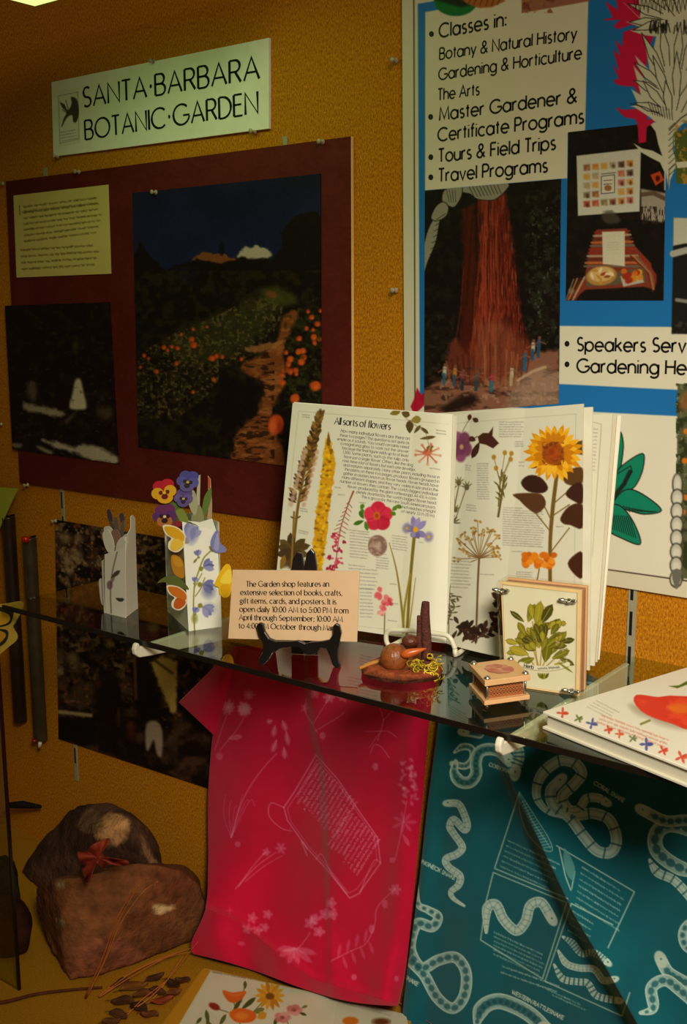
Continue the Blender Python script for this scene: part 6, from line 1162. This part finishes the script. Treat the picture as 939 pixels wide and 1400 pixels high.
# ================================================================ CASE FLOOR
def rock(name, lab, pix, dpt, Yf, col, col2, seed, patches=(), nseg=4, pts=None):
    """convex boulder: its outline in the photograph, at depth Yf, given real thickness dpt"""
    import bmesh
    pl = Plane(yp(*np.mean(pix, 0), Yf), RX * [1, 1, 0], (0, 0, 1)); q = [pl.px(*a) for a in pix]; c = np.mean(q, 0); rg = random.Random(seed); V = []
    for p_ in q: V.append(p_); V.append(p_ + pl.n * dpt * .30 + (c - p_) * rg.uniform(.2, .42)); V.append(p_ - pl.n * dpt * .55 + (c - p_) * .22)
    V.append(c + pl.n * dpt * .5); zmin = .001
    for k in range(5): V.append(c + pl.n * dpt * rg.uniform(.30, .42) + pl.e * rg.uniform(-.05, .05) + np.array([0, 0, rg.uniform(-.03, .03)]))
    if pts is not None: V = [np.asarray(p_, float) for p_ in pts]; c = np.mean(V, 0)
    bm = bmesh.new()
    for v in V: bm.verts.new((v[0], v[1], max(zmin, v[2])))
    r = bmesh.ops.convex_hull(bm, input=bm.verts); bmesh.ops.delete(bm, geom=[g for g in r['geom_interior'] if isinstance(g, bmesh.types.BMVert)], context='VERTS')
    bmesh.ops.triangulate(bm, faces=bm.faces)
    for _ in range(nseg): bmesh.ops.subdivide_edges(bm, edges=[e for e in bm.edges if e.calc_length() > .012], cuts=1, use_grid_fill=True); 
    bmesh.ops.triangulate(bm, faces=bm.faces)
    bmesh.ops.smooth_vert(bm, verts=bm.verts, factor=.5, use_axis_x=True, use_axis_y=True, use_axis_z=True)
    bm.normal_update(); co = np.array([v.co[:] for v in bm.verts]); no = np.array([v.normal[:] for v in bm.verts])
    nz = fbm(co[:, 0] * 10 + co[:, 1] * 6 + 30, co[:, 2] * 10 + 50 - co[:, 1] * 5, 1, seed) - .5; nz2 = fbm(co[:, 0] * 60 + 90, co[:, 2] * 60 + co[:, 1] * 40 + 70, 1, seed + 9, 3) - .5
    co = co + no * (nz * .014 + nz2 * .006)[:, None]; co[:, 2] = np.maximum(co[:, 2], zmin)
    f = [tuple(v.index for v in fa.verts) for fa in bm.faces]; bm.verts.index_update(); f = [tuple(v.index for v in fa.verts) for fa in bm.faces]; bm.free()
    X, Y = proj(co); p = Paint(X, Y, col); t_ = np.clip((fbm(co[:, 0] * 14 + 20, co[:, 2] * 14 + co[:, 1] * 9 + 40, 1, seed + 3) - .4) * 4, 0, 1)[:, None]; p.c = p.c * (1 - t_) + hexc(col2) * t_
    facing = (no @ (CAM - c)) > 0
    for P, cc_ in patches:
        keep = p.c.copy(); p.poly(P, cc_, .9, 1.5, 3, 3, seed); p.c[~facing] = keep[~facing]
    m = MB(); m.add(co, f, p.c); o = m.build(name, ROCK, None, True); settle(o, (c[0], c[1], 0)); return tag(o, lab, 'rock')
P1 = [zp(*q, .002) for q in ((96, 1341), (140, 1334), (178, 1322), (226, 1302), (266, 1286))] + [yp(*q) for q in ((76, 1203, -.285), (100, 1200, -.275), (160, 1185, -.215), (214, 1183, -.15), (250, 1192, -.10), (272, 1210, -.065), (283, 1243, -.05), (278, 1268, -.055), (86, 1300, -.305), (82, 1262, -.30), (48, 1214, -.25), (49, 1245, -.25), (62, 1286, -.262), (84, 1330, -.288), (190, 1240, -.20), (150, 1285, -.25))]
P1 += [np.array([p_[0] - .05, min(p_[1] + .06, -.015), max(.002, p_[2] * .8)]) for p_ in P1[5:12]]
P2 = [yp(*q) for q in ((38, 1192, -.10), (46, 1165, -.085), (70, 1135, -.07), (95, 1109, -.06), (120, 1099, -.055), (150, 1099, -.05), (176, 1109, -.05), (200, 1131, -.045), (217, 1158, -.045), (224, 1188, -.05), (118, 1125, -.10), (140, 1135, -.115), (178, 1120, -.09), (195, 1160, -.10), (70, 1165, -.12), (105, 1175, -.13))]
P2 += [np.array([p_[0], p_[1] - .02, .002]) for p_ in (P2[0], P2[2], P2[5], P2[8], P2[9], P2[14], P2[15])] + [np.array([p_[0] - .03, -.012, p_[2] * .85]) for p_ in P2[1:9]]
rock('rock', 'angular brown rock in front, with a small white spot, beside the red bandana', [(48, 1215), (58, 1205), (90, 1203), (160, 1186), (215, 1184), (250, 1192), (272, 1208), (282, 1240), (284, 1255), (268, 1284), (225, 1298), (175, 1322), (130, 1338), (92, 1342), (82, 1330), (60, 1280), (50, 1245)], .10, -.225, '6a3e22', '7c4c2a', 3, [([(210, 1238), (220, 1236), (236, 1240), (230, 1246), (214, 1249)], 'd8c08a'), ([(78, 1330), (95, 1340), (150, 1332), (200, 1310), (150, 1280), (110, 1290), (88, 1305)], '8a5236'), ([(78, 1205), (88, 1204), (86, 1211), (76, 1212)], '7a6a48'), ([(78, 1258), (88, 1260), (86, 1268), (79, 1268)], '7a6a48')], pts=P1)
rock('rock', 'dark rounded rock with a pale tan patch, behind the brown one', [(38, 1195), (45, 1165), (70, 1135), (95, 1108), (120, 1098), (150, 1098), (175, 1108), (200, 1130), (218, 1158), (224, 1190), (215, 1235), (60, 1240)], .11, -.085, '3a2418', '54382a', 5, [([(130, 1142), (140, 1118), (158, 1112), (172, 1116), (178, 1132), (168, 1150), (152, 1156)], 'c8905c'), ([(105, 1130), (118, 1108), (138, 1110), (140, 1130), (125, 1140)], '6a4c30'), ([(190, 1145), (198, 1148), (210, 1175), (218, 1180), (205, 1182)], '8a6446')], pts=P2)
rock('rock', 'dark reddish stone at the left edge, low beside the glass seam', [(-30, 1250), (-10, 1228), (15, 1226), (30, 1240), (42, 1270), (38, 1300), (35, 1318), (10, 1326), (-30, 1325)], .07, zp(5, 1320, 0)[1] + .03, '34160e', '3a1a10', 8, nseg=3)
rock('rock', 'dark stone at the left edge behind the reddish one', [(-30, 1200), (-12, 1175), (6, 1168), (20, 1180), (25, 1200), (18, 1232), (0, 1252), (-30, 1252)], .05, zp(-5, 1256, 0)[1] + .03, '1e1c10', '2a2818', 10, nseg=3)
# dry red leaf on the rocks
LPl = Plane(yp(125, 1197, -.292), RX * [1, 1, 0], (0, 0, 1))
ol_ = LPl.px(128, 1198); t = None
m = MB(); cx, cy = 135, 1178
P = [(106, 1165), (118, 1163), (126, 1155), (146, 1146), (150, 1150), (140, 1164), (142, 1170), (150, 1173), (172, 1176), (176, 1181), (166, 1184), (150, 1182), (140, 1186), (132, 1180), (127, 1190), (122, 1206), (116, 1203), (112, 1185), (108, 1175)]
P = catmull(P, 3, True); ctr = LPl.px(134, 1173, .004); rim = [LPl.px(x, y, .004 + .012 * math.sin(x * .21) + .008 * math.cos(y * .3)) for x, y in P]; mid = [(ctr + r * 1.2) / 2.2 - LPl.n * .003 for r in rim]; n = len(rim)
m.add(np.vstack([[ctr], mid, rim]), [(0, 1 + i, 1 + (i + 1) % n) for i in range(n)] + [(1 + i, 1 + n + i, 1 + n + (i + 1) % n, 1 + (i + 1) % n) for i in range(n)], np.vstack([[hexc('6e2012')], np.tile(hexc('7c2816'), (n, 1)), np.tile(hexc('8a3420'), (n, 1))]))
o = m.build('red_leaf', LEAF, None, True); thick(o, .0008); settle(o, ol_); tag(o, 'curled dry red leaf lying between the two rocks', 'leaf')
# long pine needles
def needles(lab, strands, ztop, seed):
    rg = random.Random(seed); m = MB()
    for P, zs in strands:
        C = catmull(P, 5); z = np.interp(np.linspace(0, 1, len(C)), np.linspace(0, 1, len(zs)), zs)
        m.tube([zp(x, y, zz) for (x, y), zz in zip(C, z)], np.linspace(.0011, .0005, len(C)), rg.choice(['b4642c', '9a5024', 'c07438']), 5)
    o = m.build('pine_needles', WOOD, None, True); v = np.empty(len(o.data.vertices) * 3); o.data.vertices.foreach_get('co', v); v = v.reshape(-1, 3); settle(o, v[v[:, 2].argmin()]); tag(o, lab, 'pine needles')
RPl = Plane((0, -.318, 0), (1, 0, 0), (0, 0, 1))
def rz(x, y): return max(.004, RPl.px(x, y)[2])
needles('bundle of long pine needles leaning up over the brown rock', [([(116, 1364), (140, 1310), (160, 1255), (185, 1215), (202, 1200)], [rz(116, 1364), rz(140, 1310), rz(160, 1255), rz(185, 1215), rz(202, 1200)]), ([(117, 1365), (145, 1310), (165, 1262), (195, 1220), (216, 1205)], [rz(117, 1365), rz(145, 1310), rz(165, 1262), rz(195, 1220), rz(216, 1205)]), ([(118, 1365), (142, 1315), (158, 1268), (178, 1230), (190, 1210)], [rz(118, 1365), rz(142, 1315), rz(158, 1268), rz(178, 1230), rz(190, 1210)])], 0, 1)
needles('bundle of long pine needles reaching right to the red bandana', [([(135, 1362), (170, 1335), (215, 1312), (260, 1297), (306, 1290)], [.012, .02, .024, .022, .014]), ([(136, 1363), (175, 1338), (225, 1310), (262, 1296), (288, 1292)], [.012, .022, .028, .024, .018]), ([(138, 1362), (180, 1330), (230, 1308), (270, 1300)], [.012, .025, .03, .02])], 0, 2)
needles('bundle of pine needles rising from the dry leaves, near the booklet', [([(170, 1392), (195, 1366), (230, 1338), (262, 1298), (280, 1275)], [.003, .02, .03, .04, .045]), ([(172, 1385), (200, 1368), (228, 1340), (252, 1305)], [.003, .02, .03, .036]), ([(208, 1368), (225, 1345), (245, 1315)], [.003, .025, .035])], 0, 3)
needles('loose dry straw in front of the teal bandana, on the booklet', [([(490, 1352), (520, 1362), (560, 1378), (600, 1397)], [.0092, .0094, .0094, .0092]), ([(520, 1358), (560, 1380), (590, 1400)], [.0092, .0096, .0092]), ([(540, 1368), (575, 1384), (615, 1402)], [.0092, .0098, .0092])], 0, 4)
# dry leaves
LEAFSPOT = [(183, 1352, 22, 11, -25, '7a4a1c', 'ochre brown dry leaf, largest of the pile near the pine needles'), (212, 1340, 16, 8, -40, '4a2814', 'dark narrow dry leaf standing out above the pile, below the rock'), (222, 1371, 17, 8, -20, '8a3a1c', 'rust coloured dry leaf at the right end of the pile, beside the booklet'), (205, 1390, 14, 7, 10, '6a3818', 'brown dry leaf at the front right of the pile'), (168, 1372, 18, 10, 5, '4c2c18', 'dark brown dry leaf left of the pile centre'), (190, 1380, 16, 9, 30, '3c2212', 'very dark dry leaf in the middle of the pile'), (162, 1390, 15, 8, 20, '543018', 'dark dry leaf at the front left of the pile'), (152, 1400, 13, 7, -10, '5e381c', 'dry leaf cut by the lower edge of the photo, leftmost of the pile'), (236, 1348, 15, 7, 35, '3a2010', 'dark dry leaf behind the rust coloured one'), (250, 1343, 12, 6, 10, '4a2a14', 'small dark dry leaf farthest right, above the corner of the booklet'), (166, 1346, 13, 6, -35, '44280f', 'small dark dry leaf at the back left of the pile'), (196, 1362, 16, 8, -10, '65381a', 'mid brown dry leaf just under the ochre one'), (215, 1358, 14, 7, 15, '502c14', 'dark brown dry leaf between the ochre and the rust coloured ones'), (238, 1360, 12, 6, -30, '6a3a1a', 'small brown dry leaf against the left edge of the booklet')]
for i, (x, y, L, wd, a, c, lab) in enumerate(LEAFSPOT):
    rg = random.Random(i); P0 = zp(x, y, .003 + .0011 * i); r = math.radians(a); ex = nrm(RX * [1, 1, 0]); ey = np.cross([0, 0, 1.], ex); u = ex * math.cos(r) - ey * math.sin(r); v = np.cross([0, 0, 1.], u); s = 2.6 / FPX
    m = MB(); nU, nV = 9, 5; V = []
    for iu in range(nU):
        q = iu / (nU - 1); half = wd * s * 1.4 * math.sin(PI * min(1, q * .97 + .02)) ** .8
        for iv in range(nV):
            h = (iv / (nV - 1) - .5) * 2; V.append(P0 + u * (q - .5) * L * s * 1.3 + v * h * half / 2 + np.array([0, 0, .003 + .004 * h * h + .002 * math.sin(q * 6 + i)]))
    m.add(V, gridfaces(nV, nU).tolist(), hexc(c)); m.tube([P0 - u * L * s * .65 + [0, 0, .006], P0 - u * L * s * .95 + [0, 0, .004]], .0006, c, 5)
    o = m.build('dry_leaf', LEAF, None, True); thick(o, .0006); settle(o, P0); tag(o, lab, 'leaf', 'dry leaves on the case floor')
# twig and stick
m = MB(); C = catmull([(-30, 1374), (10, 1369), (50, 1359), (100, 1353), (140, 1350)], 6); m.tube([zp(x, y, .004) for x, y in C], np.linspace(.0036, .0022, len(C)), '5a2c16', 7); o = m.build('twig', BARK, None, True); settle(o, zp(60, 1358, 0)); tag(o, 'long curved brown twig across the lower left floor', 'twig')
m = MB(); m.tube([zp(8, 1101, .10) + [0, -.0, 0], zp(30, 1100, .10), zp(56, 1103, .10)], [.006, .009, .004], '150c0a', 8); o = m.build('stick', BARK, None, True)
pp = np.array([v.co[:] for v in o.data.vertices]); dz = pp[:, 2].min() - 0; 
v = pp.copy(); k = 0
o.data.vertices.foreach_set('co', pp.ravel()); settle(o, (pp[:, 0].mean(), pp[:, 1].mean(), pp[:, 2].min())); tag(o, 'short dark stick behind the rocks at the left', 'stick')
# open booklet
FP = Plane((0, 0, 0.008), (1, 0, 0), (0, 1, 0)); t = thing('open_booklet', 'open booklet with an ochre border and painted poppies, on the case floor', 'booklet', zp(350, 1380, 0))
def p_b1(p):
    p.poly([(288, 1327), (464, 1365), (432, 1520), (185, 1490), (245, 1400)], 'cfcbb0', 1, 1); p.noise('c2bd9e', 40, .45, .7, .4, 130)
    p.poly([(280, 1324), (288, 1327), (232, 1400), (165, 1500), (150, 1500), (220, 1400)], 'b8821c', 1, 1)
    p.greek(290, 1329, 428, 1352, 1, 0, 0, 1.8, '7a765e', .8, 2, .02)
    gl = '55601e'; rg = random.Random(3)
    for (a, b) in [((318, 1364), (328, 1400)), ((366, 1362), (345, 1385)), ((294, 1378), (312, 1384)), ((390, 1390), (396, 1405)), ((334, 1350), (330, 1370))]: p.stroke([a, b], 1.2, gl, .9)
    for (x, y, L, wd, a) in [(318, 1385, 24, 6, -60), (330, 1380, 26, 7, -40), (345, 1385, 18, 8, -20), (285, 1400, 20, 6, -100), (300, 1402, 18, 6, -60), (282, 1395, 16, 8, 60), (335, 1352, 11, 5, -90), (412, 1378, 9, 4, -20), (408, 1384, 12, 4, 20), (375, 1405, 14, 5, -80), (268, 1400, 12, 5, -50)]: p.petal(x, y, L, wd, a, rg.choice([gl, '3c4a18', '6a7430', '4a5a28']), .95)
    p.poly([(304, 1354), (318, 1357), (336, 1355), (332, 1364), (322, 1371), (311, 1368)], 'd2601c', 1, 1, 3); p.poly([(306, 1356), (320, 1359), (334, 1357), (322, 1363)], 'e07a2c', .8, 1.5, 3)
    for k in range(14): p.petal(369, 1361, 21, 6, k * 360 / 14, rg.choice(['c88a1c', 'b8781a', 'd29a2c']), .97)
    p.ell(369, 1362, 6, 4.5, '7a4a14', 1, 0, 1)
    p.poly([(313, 1386), (322, 1379), (335, 1379), (348, 1384), (350, 1392), (340, 1398), (322, 1397)], 'd8641a', 1, 1, 3); p.ell(330, 1389, 9, 5, 'e88a34', .8, 0, 2)
    p.ell(293, 1376, 8, 4.5, '8a2a1c', 1, 25, 1); p.petal(352, 1392, 14, 12, -30, 'c8922c')
    for (x, y) in [(386, 1391), (402, 1381)]:
        for k in range(5): p.ell(x + 6 * math.cos(k * 1.26), y + 4 * math.sin(k * 1.26), 5.5, 4, rg.choice(['c88078', 'd29488', 'bc7068']), .95, 0, 1)
        p.ell(x, y, 3, 2.2, '8a4a3c', .9, 0, 1)
sheet('left_page', t, FP, [(279.5, 1323.5), (464, 1364.5), (430, 1520), (140, 1510)], .9, 'b8821c', p_b1, PRINT, th=.0035)
def p_b2(p): p.noise('c2bd9e', 40, .45, .7, .4, 131); p.ell(479, 1396, 11, 6, 'c8701c', 1, 0, 1); p.ell(521, 1397, 12, 5, '6a3818', 1, 0, 2); p.greek(470, 1372, 540, 1390, 1, 0, 0, 1.2, '8a8468', .6)
sheet('right_page', t, FP, [(464, 1364.5), (555, 1387), (585, 1540), (430, 1520)], .9, 'c9c4a8', p_b2, PRINT, th=.0035)
a, b, c, d_ = [zp(*q, .0042) for q in ((276, 1325), (560, 1389), (590, 1550), (132, 1520))]
MB().prism([a, b, c, d_][::-1], (0, 0, -.0037), 'b07c1a').build('cover', PAPER, t)
# ================================================================ LEFT END
for (P, lab, s) in [([(32, 735), (48, 733), (61, 1012), (50, 1018)], 'tall narrow dark tube with red tips hanging beside the dark photograph', 1), ([(3, 706), (19, 702), (31, 985), (17, 990)], 'tall narrow dark tube hanging at the far left, below the green leaflet', 0)]:
    tp = yp((P[0][0] + P[1][0]) / 2, P[0][1], -.016); bt = yp((P[2][0] + P[3][0]) / 2, P[2][1], -.016); bt[0] = tp[0]
    t = thing('hanging_tube', lab, 'tube', (tp[0], 0, bt[2]), 'dark hanging tubes')
    MB().tube([tp, tp * .99 + bt * .01, tp * .5 + bt * .5, bt], .0145, ['2a1a14', '3a3020'][s], 14).build('tube', material('dark_tube', .35, .5, var=.3, vscale=30), t, True, bevel=.002)
    if s:
        MB().tube([tp + [.004, -.012, -.006], tp + [.004, -.012, .004]], .0085, 'b81408', 12).build('red_cap', PLASTIC, t, True)
        MB().tube([bt + [-.004, -.014, 0], bt + [-.004, -.014, .006]], .006, '8a1a10', 10).build('red_cap', PLASTIC, t, True); MB().tube([bt + [.012, -.014, -.008], bt + [.016, -.014, .004]], .004, 'c8c0b4', 8).build('white_tip', PLASTIC, t, True)
        MB().tube([tp, tp + [0, .016, .001]], .002, '2a1a14', 8).build('hook', METAL, t, True)
    else: MB().tube([tp, tp + [0, .016, .001]], .002, '2a1a14', 8).build('hook', METAL, t, True)
KL = WALL.off(.03)
q = [KL.px(*c) for c in ((-40, 664), (24.5, 668), (-1, 723), (-60, 740))]
o = MB().prism(q, (0, .0012, 0), 'a8b03c').build('leaflet', PAPER); tag(o, 'yellow green leaflet at the left edge above the dark tubes', 'leaflet'); settle(o, q[1])
m = MB(); 
def p_bf(p): pass
BF = Plane(np.array([-1.50, -.30, SH - .008]), RX * [1, 1, 0], (0, 0, 1)); t = thing('butterfly_card', 'yellow butterfly paper card cut by the left edge, past the shelf end', 'card', BF.px(8, 890))
m = MB()
for k, (P, c) in enumerate([([(-30, 820), (0, 826), (29, 822), (31, 832), (22, 850), (18, 857), (24, 868), (22, 876), (10, 886), (-10, 902), (-30, 905)], 'b89a3a'), ([(-30, 824), (0, 830), (18, 830), (17, 846), (12, 854), (-5, 858), (-30, 858)], '23210f'), ([(-30, 836), (0, 836), (13, 842), (11, 851), (-5, 856), (-30, 856)], 'c8981c'), ([(-30, 860), (-5, 860), (10, 862), (10, 874), (0, 884), (-30, 898)], '2a2412'), ([(-30, 862), (-8, 861), (7, 866), (5, 874), (-8, 884), (-30, 892)], 'c0881a')]): cut(m, BF, P, c, k * .0006, smooth=3)
m.build('cut_out', PRINT, t)
# sliding glass at the left, its dark edge is the seam
t = thing('front_glass', 'front glass pane at the far left with a dark vertical edge', 'glass', (-1.507, -.37, 0))
MB().box((-2.2, -.372, 0), (-1.5085, -.367, .678), 'c8d0c8').build('pane', GLASS, t)
MB().box((-1.5085, -.3722, 0), (-1.5045, -.3668, .678), '080605').build('dark_edge', material('glass_edge', .25, .5), t)
